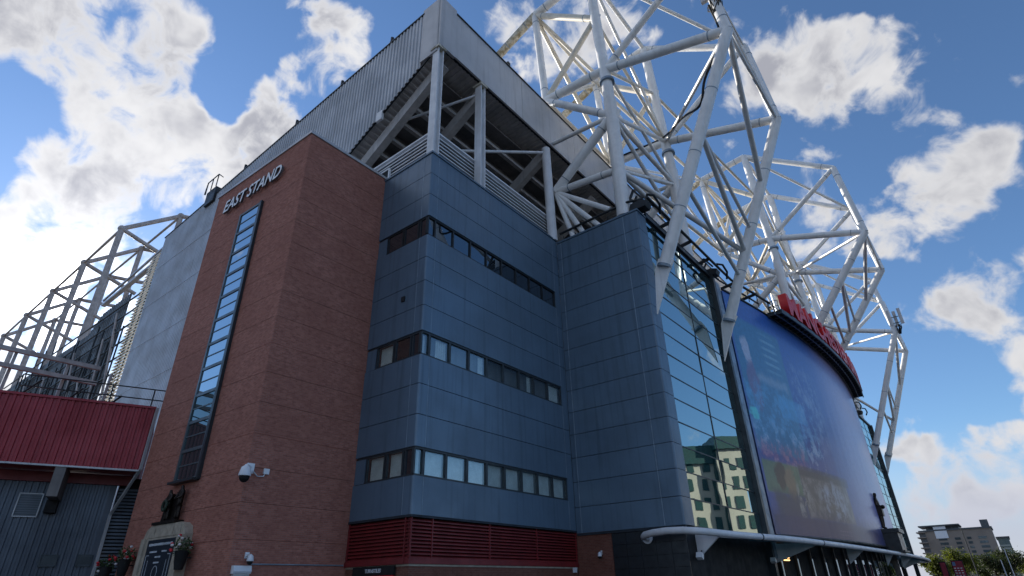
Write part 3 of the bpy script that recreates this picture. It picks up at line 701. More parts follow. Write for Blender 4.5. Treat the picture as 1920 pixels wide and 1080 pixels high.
MB().box((-25.3,17.58,25.75),(-23.6,17.71,25.85)).box((-23.7,17.58,24.45),(-23.58,17.71,25.75)).build('hatch_frame', M_WHITE, par)

# ------------------------------------------------------------------ white tubular roof trusses
def unit(y0, y1, label, short=False):
    t = thing('roof_truss', (X0((y0+y1)/2)-1,(y0+y1)/2,24), label, 'truss', 'white roof trusses along the front')
    fr = {}
    for S, y in (('A',y0),('B',y1)):
        dx = 2.6 if short else X0(y)+12.55
        P = lambda x, z: V(x+dx, y, z)
        n = dict(base=P(-13.7,24.3), U=P(-13.85,45.5), T=P(-13.95,52.2), m=P(-13.55,38.9), low=P(-13.55,33.8), c1=P(-13.65,28.5),
                 p=P(-19.5,39.4), q=P(-20.1,51.4), rc=P(-24.8,49.3), rd=P(-34,43.5), a=P(-4.08,35.8), d=P(-4.8,45.3), b=P(-12.42,17.3), r=P(-19.2,29.2), f=P(-19.05,34.2))
        if short: n['b'] = P(-13.2,24.1)
        n['leg_top'] = n['a']; n['leg_lo'] = n['a'].lerp(n['b'], .90)
        for k in range(1,10): n['g%d' % k] = n['b'].lerp(n['a'], k/10)
        fr[S] = n
        MB().tube(n['base'], n['low']+V(0,0,1.5), .50, 18).build('mast', M_TUBE, t)
        MB().tube(n['low']+V(0,0,1.5), n['T'], .44, 18).build('mast', M_TUBE, t)
        mb = MB()
        for z in (36.9,):
            mb.tube(n['m']+V(0,0,-1.55), n['m']+V(0,0,-1.33), .60, 18)
        mb.build('collar', M_TRIM, t)
        for nm, A_, B_, r, mm in (('arm','p','m',.37,M_TUBE),('arm','m','a',.36,M_TUBE),('strut','p','low',.31,M_TUBE),('strut','low','r',.37,M_TUBE),('strut','c1','r',.27,M_TUBE),
                                ('tie','low','f',.18,M_TUBE),('chord','T','q',.40,M_TUBE),('chord','q','rc',.40,M_RUST),('chord','rc','rd',.40,M_RUST),('post','q','p',.34,M_TUBE),('brace','q','U',.30,M_CREAM),
                                ('brace','U','p',.25,M_CREAM),('chord','d','T',.33,M_TUBE),('brace','m','d',.28,M_TUBE),('chord','a','d',.36,M_TUBE)):
            o_ = MB().tube(n[A_], n[B_], r, 16).build(nm, mm, t)
            if r > .25:
                dd = (n[B_]-n[A_]).normalized(); ln_ = (n[B_]-n[A_]).length
                for e_ in (1.3, ln_-1.3): MB().tube(n[A_]+dd*(e_-.035), n[A_]+dd*(e_+.035), r*1.07, 16).build('weld_ring', M_TRIM, o_)
        # feet of the fan on the wing roof
        for q in ((-14.7,25.4),(-15.6,24.3),(-17.9,24.3),(-17.0,24.3)): MB().tube(n['r'], P(*q), .20, 10).build('strut', M_TUBE, t)
        # leg with a pointed foot fin
        lg = n['b'].lerp(n['a'], .115)
        L_ = MB().tube(lg, n['a'], .41, 18).build('leg', M_TUBE, t)
        for k in (.32,.52,.76):
            c = n['b'].lerp(n['a'], k); ax = (n['a']-n['b']).normalized()
            MB().tube(c-ax*.03, c+ax*.03, .425, 18).build('weld_ring', M_TRIM, L_)
        ax = (n['a']-n['b']).normalized(); px = V(ax.z,0,-ax.x); t0 = lg+ax*.5
        MB().prism([t0+px*.52-V(0,.09,0), t0-px*.52-V(0,.09,0), lg-px*.55-ax*.3-V(0,.09,0), n['b']-V(0,.09,.9), lg+px*.4-ax*.4-V(0,.09,0)], (0,.18,0)).build('foot_fin', M_TUBE, t)
        MB().tube(lg-ax*.05, lg+ax*.12, .47, 18).build('foot_collar', M_TRIM, t)
        gp = MB()
        for c, s_ in ((n['m'],.75),(n['low'],.8),(n['p'],.6),(n['U'],.6)):
            gp.prism([c+V(-s_,-.05,-.2*s_), c+V(-.5*s_,-.05,-s_), c+V(.6*s_,-.05,-.7*s_), c+V(s_,-.05,.1*s_), c+V(.2*s_,-.05,s_), c+V(-.7*s_,-.05,.6*s_)], (0,.10,0))
        gp.build('gusset', M_TUBE, t)
    A, B = fr['A'], fr['B']
    for a_, b_, r in ((A['a'],B['a'],.13),(A['d'],B['d'],.14),(A['T'],B['T'],.22),(A['low'],B['low'],.20),(A['low'],B['m'],.17),(A['m'],B['low'],.15),(A['a'],B['g7'],.21),
                      (A['g6'],B['g4'],.18),(A['g6'],B['g5'],.13),(A['g4'],B['g3'],.15),(A['a'],B['m'],.17),(A['T'],B['m'],.16),(A['U'],B['m'],.15),(A['m'],B['U'],.15),(A['T'],B['d'],.18),
                      (A['c1'],B['g4'],.2),(A['low'],B['c1'],.17),(A['c1'],B['low'],.13),(A['q'],B['p'],.22),(A['q'],B['q'],.18),(A['p'],B['q'],.2),(A['q'],B['m'],.18),(A['p'],B['p'],.2),(A['m'],B['p'],.2),(A['d'],B['a'],.15),(A['c1'],B['c1'],.2)):
        MB().tube(a_, b_, r, 10).build('bracing', M_CREAM if (a_ in (A['q'],A['p'],A['U']) or b_ in (B['q'],B['p'],B['U'])) else M_TUBE, t)
    return t, fr
t1, F1 = unit(30.4, 41.55, 'nearest white tubular truss, its legs footed beside the near glass bay')
t2, F2 = unit(65.9, 77.0, 'middle white tubular truss rising behind the red rooftop letters', True)
t3, F3 = unit(101.2, 112.2, 'farthest white tubular truss above the distant end of the banner')
# longitudinal members between units
def rest(f0, f1, label):
    t = thing('truss_tie', f0['B']['m'], label, 'tie beam', 'tubes between the trusses')
    for k, r in (('q',.2),('p',.22),('U',.16)): MB().tube(f0['B'][k], f1['A'][k], r, 10).build('tie', M_CREAM, t)
    MB().tube(f0['B']['q'], f1['A']['p'], .16, 10).build('tie', M_TUBE, t)
    MB().tube(f0['B']['p'], f1['A']['q'], .16, 10).build('tie', M_TUBE, t)
rest(F1, F2, 'white tubes joining the nearest truss to the middle truss')
rest(F2, F3, 'white tubes joining the middle truss to the farthest truss')
# black cable along the near truss
n = F1['B']; A = F1['A']
tag(MB().path(smooth_path([n['p']+V(1,-.5,0), n['p'].lerp(n['m'],.55)+V(0,-.5,.1), n['m']+V(0,-.62,.1), n['m'].lerp(A['g8'],.45)+V(0,-.2,0), A['g7']+V(-.5,.2,.5), A['g8']+V(-.55,0,.5), A['a']+V(-.55,0,-.3), A['a'].lerp(A['d'],.35)+V(-.45,0,0)]), .09, 8).build('cable', M_BLACK), 'black cable clipped along the nearest white truss', 'cable')
# phone antennas
def antenna(c, label, s=1.):
    t = thing('antenna', c, label, 'antenna', 'antennas on the trusses')
    for dx, dy in ((-.62,-.25),(0,.5),(.62,-.25)):
        MB().box((c.x+dx*s-.22,c.y+dy*s-.14,c.z+.2),(c.x+dx*s+.22,c.y+dy*s+.14,c.z+2.3*s)).build('panel', M_FASC, t)
    mb = MB()
    rr = random.Random(3)
    for k in range(16):
        a = c+V(rr.uniform(-.6,.6),rr.uniform(-.45,.45),.2); mb.path([a, a+V(rr.uniform(-.1,.1),rr.uniform(-.1,.1),-.5), c+V(rr.uniform(-.35,.1),rr.uniform(-.3,.3),-1.2)], .045, 5)
    mb.build('cables', M_BLACK, t)
    MB().tube(c+V(-.8*s,0,.6), c+V(.8*s,0,.6), .06, 8).tube(c+V(-.8*s,0,1.6), c+V(.8*s,0,1.6), .06, 8).build('bracket', M_DARK, t)
antenna(F1['A']['a'].lerp(F1['A']['d'], .33)+V(.0,-.1,.1), 'grey phone antenna panels high on the nearest white truss')
antenna(F3['A']['a'].lerp(F3['A']['d'], .12)+V(.75,0,-.4), 'grey phone antenna panels on the farthest white truss', 1.2)

# ------------------------------------------------------------------ rails and cradle tracks along the front parapet
rl = thing('roof_track', (-11.9,50,24.8), 'black cradle track and brackets along the top of the glass front', 'rail')
pth = [(X0(y)+.75,y,25.0) for y in (30.2,36,43)]+[(XM(y)+.35,y,25.0) for y in (46,50,53)]
MB().path(pth, .11, 8).build('track', M_DARK, rl)
pth2 = [(X0(y)-.35,y,25.25) for y in (30.2,36,43)]+[(XM(y)-.6,y,25.25) for y in (46,50,53)]
MB().path(pth2, .08, 8).build('track', M_DARK, rl)
for y in (34,37.5,41,46.5,50): 
    x = (X0(y) if y < 44 else XM(y)-.3); MB().beam((x-.6,y,24.75),(x+.85,y,24.95),.16,.22).build('bracket', M_DARK, rl)
MB().path([(-18.9,30.15,25.0),(-16,30.15,25.1),(-13.2,30.15,25.2),(-12.3,30.5,25.2),(-11.85,31.5,25.0)], .09, 8).build('handrail', M_DARK, rl)
for k in range(14):
    x = -18.7+.42*k; MB().tube((x,30.3+random.uniform(-.1,.1),24.22),(x,30.3,24.45+random.uniform(0,.4)),.03,6).build('clip', M_DARK, rl)
for yy in (30.6, 43.1, 97.5, 102):
    x = X0(yy)
    w = thing('window_cradle', (x,yy,24.5), {30.6:'black cradle winch on the corner of the slate blue wing',43.1:'black cradle winch at the top of the dark glass bay post',97.5:'dark winch at the far end of the banner top',102:'dark winch above the distant glass bay'}[yy], 'winch', 'cradle winches on the parapet')
    MB().prism([(x-.7,yy-.4,24.4),(x+.55,yy-.4,24.4),(x+.7,yy-.4,24.8),(x+.2,yy-.4,25.0),(x-.5,yy-.4,24.95)], (0,.8,0)).build('housing', M_DARK, w)
    MB().beam((x-.9,yy,25.2),(x-.3,yy,26.3),.14,.14).beam((x-.3,yy,26.3),(x+.3,yy,25.3),.14,.14).beam((x-.9,yy+.5,25.2),(x-.3,yy+.5,26.1),.12,.12).build('arm', M_DARK, w)
    MB().path([(x+.75,yy-.4,25.2),(x+1.15,yy-.1,25.1),(x+1.2,yy+.6,24.7),(x+.9,yy+1.2,24.4)], .09, 8).build('hose', M_DARK, w)

# ------------------------------------------------------------------ sign gantry and red letters
ga = thing('sign_gantry', (XM(YC)+.8,YC,23.4), 'dark steel walkway carrying the red letters above the banner', 'walkway')
gy = [52.6+(88.6-52.6)*k/30 for k in range(31)]
def strip(mb, off0, off1, z0, z1):
    vs = []
    for y in gy: vs += [(XM(y)+off0,y,z0),(XM(y)+off1,y,z0),(XM(y)+off1,y,z1),(XM(y)+off0,y,z1)]
    fs = []
    for i in range(30):
        for k in range(4): fs.append((4*i+k, 4*i+(k+1)%4, 4*i+4+(k+1)%4, 4*i+4+k))
    fs += [(3,2,1,0),(120,121,122,123)]; mb.add(vs, [f[::-1] for f in fs]); return mb
strip(MB(), .15, 1.25, 23.86, 23.92).build('deck', M_DARK, ga)
strip(MB(), 1.25, 1.38, 23.55, 23.98).build('edge_beam', M_FRAME, ga)
strip(MB(), .7, .78, 23.6, 23.85).build('stringer', M_TRIM, ga)
strip(MB(), .10, .2, 23.5, 23.98).build('edge_beam', M_FRAME, ga)
for k in range(37):
    y = 52.7+k*.985; MB().box((XM(y)+.2,y-.05,23.6),(XM(y)+1.25,y+.05,23.84)).build('joist', M_FRAME, ga)
MB().path([(XM(y)+.35,y,24.95) for y in gy], .035, 6).path([(XM(y)+.35,y,24.5) for y in gy], .03, 6).build('handrail', M_DARK, ga)
for k in range(14):
    y = 52.7+k*2.7; MB().tube((XM(y)+.35,y,23.9),(XM(y)+.35,y,24.95),.035,6).build('rail_post', M_DARK, ga)
mb = MB()
for z in (24.4,24.95): mb.tube((XM(52.6)+.3,52.6,z),(XM(52.6)+1.2,52.6,z),.035,6)
for x in (.3,.75,1.2): mb.tube((XM(52.6)+x,52.6,23.9),(XM(52.6)+x,52.6,24.95),.035,6)
mb.tube((XM(47)+.2,47,25.1),(XM(52.6)+.3,52.6,25.1),.035,6)
for y in (47,48.8,50.6): mb.tube((XM(y)+.25,y,23.8),(XM(y)+.25,y,25.1),.035,6)
mb.build('end_rail', M_DARK, ga)
sg = thing('stadium_letters', (XM(YC)+1.6,YC,24), 'row of tall red block letters reading MANCHESTER UNITED on the walkway', 'sign')
letters('MANCHESTER UNITED', 3.1, .75, lambda s, t, w: V(XM(54.4+s)+.72+w, 54.4+s, 24.05+t), M_REDL, sg, width=33.8, bold=.09, matside=M_REDL)

# ------------------------------------------------------------------ entrance canopy
can = thing('entrance_canopy', (-10.5,60,3.6), 'low green glass entrance canopy edged by a curved white tube', 'canopy')
edge = [(-14.75,30.0,3.82),(-14.72,29.5,3.84),(-14.45,29.15,3.90),(-13.9,28.98,3.96),(-13.1,28.9,3.99),(-12.2,28.8,3.95),(-11.75,28.85,3.9),(-11.4,29.4,3.87),(-10.88,32.0,3.82),(-10.35,34.8,3.8),(-9.91,37.6,3.8),(-9.6,41,3.8),(-9.40,44.4,3.8),(-9.15,49,3.8),(-8.95,54,3.8),(-8.62,64.4,3.8),(-8.38,75.8,3.8),(-8.45,90.4,3.8),(-8.75,100,3.8),(-9.2,107,3.8),(-9.9,111.5,3.8),(-11.2,114,3.8),(-12.6,114.6,3.8)]
MB().path(edge, .17, 14).build('edge_tube', M_WHITE, can)
MB().tube((-14.75,29.95,3.82),(-14.75,30.02,3.82),.30,16).build('wall_flange', M_WHITE, can)
for i in (9,12): 
    p = Vector(edge[i]); q = Vector(edge[i+1]); d = (q-p).normalized(); MB().tube(p-d*.05, p+d*.05, .185, 14).build('tube_joint', M_DARK, can)
# glass panels, sloping down from the wall to the tube
def edge_x(y):
    e = edge[8:20]
    for a, b in zip(e[:-1], e[1:]):
        if a[1] <= y <= b[1]: return a[0]+(b[0]-a[0])*(y-a[1])/(b[1]-a[1])
    return -9.3
def wall_x(y): return (X0(y)+.05) if y < 44.6 or y > 98 else XM(y)+.05
k = 0; y = 33.0
while y < 107:
    y2 = y+2.05
    MB().add([(edge_x(y)-.1,y+.03,3.86),(edge_x(y2)-.1,y2-.03,3.86),(wall_x(y2),y2-.03,4.12),(wall_x(y),y+.03,4.12),(edge_x(y)-.1,y+.03,3.88),(edge_x(y2)-.1,y2-.03,3.88),(wall_x(y2),y2-.03,4.14),(wall_x(y),y+.03,4.14)],
             [(0,3,2,1),(4,5,6,7),(0,1,5,4),(1,2,6,5),(2,3,7,6),(3,0,4,7)]).build('glass_panel', M_CANG, can)
    if k % 3 == 0: MB().beam((edge_x(y)-.05,y,3.72),(wall_x(y),y,3.95),.08,.16).build('rib', M_WHITE if k == 0 else M_TRIM, can)
    y = y2; k += 1
for yy in (31.2, 44.2, 57, 70, 83, 96):
    xw, xe = wall_x(yy), edge_x(yy) if yy > 32 else -11.05
    MB().prism([(xw-.1,yy-.06,3.9),(xe,yy-.06,3.8),(xe-.35,yy-.06,3.66),(xw-.1,yy-.06,2.75)], (0,.12,0)).build('bracket', M_WHITE, can)
for off in (.33,.66): MB().path([(edge_x(y)*(1-off)+wall_x(y)*off, y, 3.80+.2*off) for y in [33+2.5*i for i in range(30)]], .07, 8).build('purlin', M_TRIM, can)
for (x, y) in ((-12.3,31.0),(-12.2,43.0)):
    f = thing('floodlight', (x,y-.2,2.9), 'small white floodlight under the %s canopy bracket' % ('first' if y < 40 else 'second'), 'floodlight', 'floodlights under the canopy')
    MB().obox((x,y-.35,2.85), (.16,0,0), (0,.10,-.06), (0,.06,.12)).build('lamp_body', M_CAMW, f); MB().tube((x,y-.2,2.9),(x,y,3.1),.04,8).build('arm', M_DARK, f)
lm = thing('ceiling_lamp', (-12.6,48.5,3.2), 'warm glowing lamp inside the dark entrance under the canopy', 'lamp')
for k in range(3): MB().box((-12.9,47.6+.0,2.95+.16*k),(-12.7,48.5,3.02+.16*k)).build('lamp_strip', emit_mat('warm lamp', (1,.6,.25), 1.2), lm)

# ------------------------------------------------------------------ bronze statue over the entrance
def skin(name, verts, edges, radii, m, parent, sub=2):
    off = V(0,0,0); p = parent
    while p: off += p.location; p = p.parent
    me = bpy.data.meshes.new(name); me.from_pydata([Vector(v)-off for v in verts], edges, []); o = bpy.data.objects.new(name, me); COL.objects.link(o); o.parent = parent
    sk = o.modifiers.new('skin', 'SKIN'); sk.use_smooth_shade = True
    for i, r in enumerate(radii): me.skin_vertices[0].data[i].radius = r if isinstance(r, tuple) else (r, r)
    me.skin_vertices[0].data[0].use_root = True
    o.modifiers.new('sub', 'SUBSURF').levels = sub; o.modifiers['sub'].render_levels = sub
    me.materials.append(m); return o
st = thing('bronze_statue', (-9.4,73.6,6.1), 'dark bronze statue of a standing man in a suit on a plinth over the canopy', 'statue')
sx, sy, sz, k = -9.3, 73.4, 6.15, 2.05
def S(f, r, h): return (sx+f*k, sy+r*k, sz+h*k)     # forward +X, sideways +Y
vb = [S(0,0,.95),S(0,0,1.15),S(.01,0,1.38),S(0,0,1.52),S(.03,0,1.66),S(.03,0,1.76),
      S(0,.10,.88),S(.03,.11,.50),S(0,.11,.09),S(.12,.12,.05), S(0,-.10,.88),S(-.02,-.11,.50),S(-.03,-.11,.09),S(.10,-.12,.05),
      S(0,.20,1.42),S(-.03,.27,1.15),S(.08,.20,1.02), S(0,-.20,1.42),S(-.02,-.27,1.15),S(.09,-.18,1.03), S(.16,.12,1.03), S(.17,-.10,1.05)]
eb = [(0,1),(1,2),(2,3),(3,4),(4,5),(0,6),(6,7),(7,8),(8,9),(0,10),(10,11),(11,12),(12,13),(2,14),(14,15),(15,16),(2,17),(17,18),(18,19),(16,20),(19,21)]
rb = [.21*k*.95,.16*k*.95,.15*k,.065*k,.095*k,.07*k,.115*k,.085*k,.06*k,.05*k,.115*k,.085*k,.06*k,.05*k,.08*k,.06*k,.045*k,.08*k,.06*k,.045*k,.035*k,.035*k]
skin('body', vb, eb, rb, M_BRONZE, st)
MB().prism([S(-.2,-.24,.62),S(.17,-.24,.62),S(.17,.24,.62),S(-.2,.24,.62)], (0,0,.5*k)).build('coat', M_BRONZE, st)
MB().ball(S(.22,.02,1.05), .10*k).build('football', M_BRONZE, st)
MB().box((-10.5,72.0,4.1),(-8.1,75.2,5.75)).box((-10.7,71.8,5.75),(-7.9,75.4,6.12)).box((-10.7,71.8,3.95),(-7.9,75.4,4.1)).build('plinth', M_STONE, st)

# ------------------------------------------------------------------ memorial on the brick tower
mem = thing('memorial_plaque', bp_(5.1,.1,2), 'pale stone arched frame around a dark blue memorial plaque on brick', 'plaque')
sh = [(6.95,1.2),(6.95,3.95),(6.8,4.25),(6.45,4.42),(3.75,4.42),(3.4,4.25),(3.25,3.95),(3.25,1.2)]
MB().prism([bp_(u,.0,z) for u, z in sh], NB*.34).build('stone_frame', M_LIME, mem)
MB().prism([bp_(u,.34,z) for u, z in ((6.95,1.2),(6.95,3.9),(6.62,3.9),(6.62,1.2))], NB*.08).build('moulding', M_LIME, mem)
MB().prism([bp_(u,.34,z) for u, z in ((3.58,1.2),(3.58,3.9),(3.25,3.9),(3.25,1.2))], NB*.08).build('moulding', M_LIME, mem)
for ua, ub in ((6.55,5.95),(5.9,4.3),(4.25,3.65)): bbox(MB(), ub, ua, .34, .37, 3.92, 4.32).build('top_stone', M_LIME, mem)
bbox(MB(), 3.9, 6.35, .34, .36, 1.2, 3.82).build('slate_panel', M_SLATE, mem)
M_GOLD = mat('pale engraved lettering', (.62,.66,.70), .5)
def line(mb, ua, ub, za, zb_, w=.016):
    p, q = bp_(ua,.366,za), bp_(ub,.366,zb_); d = (q-p).normalized(); mb.obox((p+q)/2, (q-p)/2, d.cross(NB)*w, NB*.004)
rr = random.Random(5); wm = MB()
def words(mb, uc, z, wd, h=.07):        # unreadable engraved names: short broken strokes
    u = uc+wd/2
    while u > uc-wd/2:
        w = rr.uniform(.03,.055); line(mb, u, u-w, z, z, h/2*rr.uniform(.75,1)); u -= w+.022
words(wm, 5.12, 3.62, 2.1, .11)
for uc, z, wd in ((5.65,3.33,.62),(4.65,3.33,.42),(5.15,3.12,.45),(5.15,2.9,.5),(5.55,2.1,.45),(4.75,2.1,.45),(5.55,1.9,.5),(4.75,1.9,.4),(5.55,1.7,.4),(4.75,1.7,.45)): words(wm, uc, z, wd)
tag(wm.build('engraved_names', M_GOLD, mem), kind='stuff')
pm_ = MB()
for k in range(24):
    a, b = 2*math.pi*k/24, 2*math.pi*(k+1)/24; line(pm_, 5.12+.22*math.cos(a), 5.12+.22*math.cos(b), 2.5+.27*math.sin(a), 2.5+.27*math.sin(b), .01)
for e, s_ in ((6.2,-1),(4.04,1)):
    line(pm_, e, e, 1.3, 3.2, .012); line(pm_, e, e+s_*.25, 3.2, 3.2, .012); line(pm_, e+s_*.25, e+s_*.25, 2.0, 3.0, .01); line(pm_, e, e+s_*.25, 2.0, 2.0, .01)
pm_.build('pitch_lines', M_GOLD, mem)
# bronze figures above
scu = thing('memorial_sculpture', bp_(5.2,.1,4.5), 'dark bronze figures standing on a ledge above the memorial plaque', 'sculpture')
bbox(MB(), 4.3, 6.4, 0, .4, 4.44, 4.56).build('ledge', M_BRONZE, scu)
MB().prism([bp_(u,.02,z) for u, z in ((6.15,4.56),(6.0,5.3),(5.7,5.62),(5.4,5.72),(5.05,5.6),(4.85,5.3),(4.8,4.56))], NB*.16).build('backing_slab', M_BRONZE, scu)
def figure(u, w, z, h, lean, name):
    k = h/1.8; q = lambda a, b, c: tuple(bp_(u+a*k, w+b*k, z+c*k))
    vs = [q(0,0,.95),q(0,0,1.2),q(lean*.3,.02,1.42),q(lean*.4,.04,1.54),q(lean*.5,.05,1.7),q(.1,0,.5),q(.12,0,.05),q(-.1,0,.5),q(-.12,0,.05),q(.22,.02,1.36),q(.26,.12,1.1),q(.1,.26,1.0),q(-.22,.02,1.36),q(-.26,.12,1.1),q(-.1,.26,1.0)]
    es = [(0,1),(1,2),(2,3),(3,4),(0,5),(5,6),(0,7),(7,8),(2,9),(9,10),(10,11),(2,12),(12,13),(13,14)]
    skin(name, vs, es, [x*k for x in (.16,.15,.15,.07,.11,.1,.07,.1,.07,.08,.06,.05,.08,.06,.05)], M_BRONZE, scu, 1)
figure(5.45, .28, 4.56, 1.42, .1, 'figure'); figure(4.62, .22, 4.56, 1.55, -.1, 'figure')
M_WRE = mat('dark green wreath', (.02,.035,.02), .7)
wr = MB()
for k in range(26):
    a = 2*math.pi*k/26; c = bp_(5.45+.17*math.cos(a), .46, 5.2+.2*math.sin(a)); wr.ball(c, .07, n=6, m=4)
wr.build('wreath', M_WRE, scu)

# flower baskets
M_LEAF = mat('basket leaves', (.05,.09,.03), .7, 0, .3, 9); M_FLR = mat('red petals', (.55,.02,.03), .6); M_FLW = mat('white petals', (.75,.72,.7), .6)
def basket(u, z, label, seed):
    c = bp_(u,.42,z); t = thing('flower_basket', c, label, 'flowers', 'flower baskets on the brick tower'); rr = random.Random(seed)
    MB().path([c+V(0,0,-.75), c+V(0,0,-.45), c+V(0,0,-.05)], .1, 12, rs=[.16,.22,.27]).build('planter', M_BLACK, t)
    MB().beam(c-NB*.42+V(0,0,-.3), c+V(0,0,-.3), .05, .05).build('bracket', M_DARK, t)
    lf = MB()
    for k in range(130):
        d = V(rr.gauss(0,1),rr.gauss(0,1),rr.gauss(0,.8)).normalized()*rr.uniform(.15,.42); p = c+V(0,0,.1)+d
        a = V(rr.uniform(-1,1),rr.uniform(-1,1),rr.uniform(-1,1)).normalized()*.07; b = a.cross(V(rr.uniform(-1,1),rr.uniform(-1,1),rr.uniform(-1,1))).normalized()*.045
        lf.add([p-a, p+b, p+a, p-b], [(0,1,2,3)])
    lf.build('leaves', M_LEAF, t)
    for k in range(14):
        d = V(rr.gauss(0,1),rr.gauss(0,1),rr.gauss(0,.7)).normalized()*rr.uniform(.34,.44); d += NB*.06
        MB().ball(c+V(0,0,.12)+d, .07, .07, .055, 7, 5).build('flower', M_FLW if rr.random() < .45 else M_FLR, t)
basket(8.1, 3.2, 'red and white flower basket left of the memorial plaque', 1)
basket(2.95, 3.3, 'red and white flower basket right of the memorial plaque', 2)
basket(9.95, 2.95, 'dark flower basket at the left edge of the brick tower', 3)

# cameras and conduit on the tower
def dome_camera(p, wall, label, s=1.):
    t = thing('security_camera', p, label, 'camera', 'security cameras on the walls'); p = Vector(p)
    MB().path([p+V(0,0,.42*s), p+V(0,0,.34*s), p+V(0,0,.05*s), p], .1, 16, rs=[.06*s,.17*s,.24*s,.23*s]).build('housing', M_CAMW, t)
    MB().ball(p+V(0,0,-.03*s), .2*s, .2*s, .22*s, 14, 9).build('dome', M_BLACK, t)
    w = Vector(wall); MB().beam(p+V(0,0,.4*s), w+V(0,0,.4*s), .12*s, .12*s).build('arm', M_CAMW, t)
    MB().obox(w+V(0,0,.4*s), (.06*s,0,0), (0,.15*s,0), (0,0,.2*s)).build('wall_box', M_CAMW, t)
    return t
c = dome_camera((-22.9,11.6,5.8), (-23.35,12.0,5.8), 'white dome security camera halfway down the brick tower corner', 1.0)
MB().path([(-23.2,12.05,6.1),(-23.3,12.35,5.92),(-23.32,12.62,5.95),(-23.34,12.68,6.08)], .022, 6).build('cable', M_CAMW, c)
MB().box((-23.37,12.6,6.05),(-23.29,12.84,6.27)).build('junction_box', M_CAMW, c)
dome_camera((-23.05,12.55,2.75), (-23.37,12.55,2.75), 'small white dome camera low on the brick tower near the corner', .55)
fl = thing('wall_light', (-23.3,12.4,2.4), 'pale box light on the brick tower below the small camera', 'light')
MB().prism([(-23.38,12.02,2.32),(-23.18,12.02,2.32),(-23.14,12.02,2.40),(-23.2,12.02,2.60),(-23.38,12.02,2.60)], (0,.72,0)).build('body', M_CAMW, fl)
MB().box((-23.37,12.06,2.25),(-23.2,12.7,2.31)).build('lens', M_FASC, fl)
tag(MB().tube((-23.35,12.7,2.66),(-23.35,17.1,2.66),.025,8).build('conduit', M_TRIM), 'thin pale conduit running level across the foot of the brick tower', 'pipe')
dome_camera((-17.6,29.72,3.05), (-17.6,29.98,3.05), 'small dome camera on the brick wall beside the dark stone', .5)
bb = tag(MB().box((-19.22,29.4,2.3),(-19.12,29.7,2.55)).build('junction_box', M_CAMW), 'small white box on the brick wall below the red louvres', 'box')

# ------------------------------------------------------------------ red-clad hall at the left
hall = thing('red_clad_hall', (-37,8.5,0), 'low hall with a bright red corrugated box above a dark ribbed wall', 'building')
ang = R(21); HD = V(math.sin(ang), math.cos(ang), 0); HN = V(HD.y, -HD.x, 0); HP = V(-33.7,13.2,0)
def hp(s, w, z): return HP+HD*s+HN*w+V(0,0,z)
rm = MB(); corrugated(rm, hp(-26,0,0), hp(-1.65,0,0), HN, lambda s: 7.5, lambda s: 10.75, .3, .06); rm.build('red_cladding', M_REDC, hall)
MB().prism([hp(-26,-.02,7.5),hp(-1.65,-.02,7.5),hp(-1.65,-6,7.5),hp(-26,-6,7.5)], (0,0,3.2)).build('red_box', M_REDC, hall)
MB().beam(hp(-26,.02,10.8), hp(-1.65,.02,10.8), .2, .12).build('top_trim', M_REDC, hall)
MB().beam(hp(-26,.0,7.46), hp(-1.65,.0,7.46), .2, .08).build('bottom_trim', M_FASC, hall)
MB().prism([hp(-26,-1.8,6.95),hp(-1.9,-1.8,6.95),hp(-1.9,-1.98,6.95),hp(-26,-1.98,6.95)], (0,0,.5)).build('inner_fascia', M_RED, hall)
M_NAVY = mat('dark ribbed wall cladding', (.085,.10,.125), .5, .2, .1, .4, streak=.3)
nm = MB(); corrugated(nm, hp(-26,-2,0), hp(-2.5,-2,0), HN, lambda s: 0, lambda s: 6.95, .28, .05); nm.build('ribbed_wall', M_NAVY, hall)
MB().beam(hp(-2.45,-1.93,0), hp(-2.45,-1.93,5.5), .12, .12, (1,0,0)).beam(hp(-2.45,-1.93,5.5), hp(-1.62,.05,7.5), .12, .12).beam(hp(-1.6,.08,7.5), hp(-1.6,.08,10.8), .12, .12, (1,0,0)).build('edge_trim', M_FASC, hall)
for z in [.15+.17*k for k in range(40)]:
    MB().beam(hp(-2.38,-2.2,z), hp(3.2,-2.2,z), .06, .10).build('louvre_slat', M_NAVY, hall)
MB().prism([hp(-2.45,-2.32,0),hp(4,-2.32,0),hp(4,-2.5,0),hp(-2.45,-2.5,0)], (0,0,7.4)).build('louvre_back', M_BLACK, hall)
MB().obox(hp(-4.95,-.95,6.75), HD*.22, HN*1.0, V(0,0,.72)).build('beam_stub', M_CONCD, hall)
MB().obox(hp(-5.02,-1.7,5.75), HD*.24, HN*.28, V(0,0,.30)).build('beam_bracket', M_BLACK, hall)
def hall_window(s0, s1, z0, z1, fm):
    f = MB()
    for a, b, c, d in ((s0,s1,z0,z0+.05),(s0,s1,z1-.05,z1),(s0,s0+.05,z0,z1),(s1-.05,s1,z0,z1)): f.obox(hp((a+b)/2,-1.91,(c+d)/2), HD*(b-a)/2, HN*.05, V(0,0,(d-c)/2))
    o = f.build('vent_frame', fm, hall); MB().obox(hp((s0+s1)/2,-1.93,(z0+z1)/2), HD*(s1-s0)/2, HN*.02, V(0,0,(z1-z0)/2)).build('vent_panel', M_NAVY, o)
    for k in range(9): MB().obox(hp((s0+s1)/2,-1.905,z0+.08+(k+.5)*(z1-z0-.16)/9), HD*((s1-s0)/2-.06), HN*.012, V(0,0,.02)).build('vent_slat', M_FRAME, o)
hall_window(-6.5,-5.5,5.25,6.38,M_FASC); hall_window(-4.8,-4.1,3.03,3.58,M_FRAME); hall_window(-3.3,-2.65,3.03,3.58,M_FRAME)
rb_ = MB()
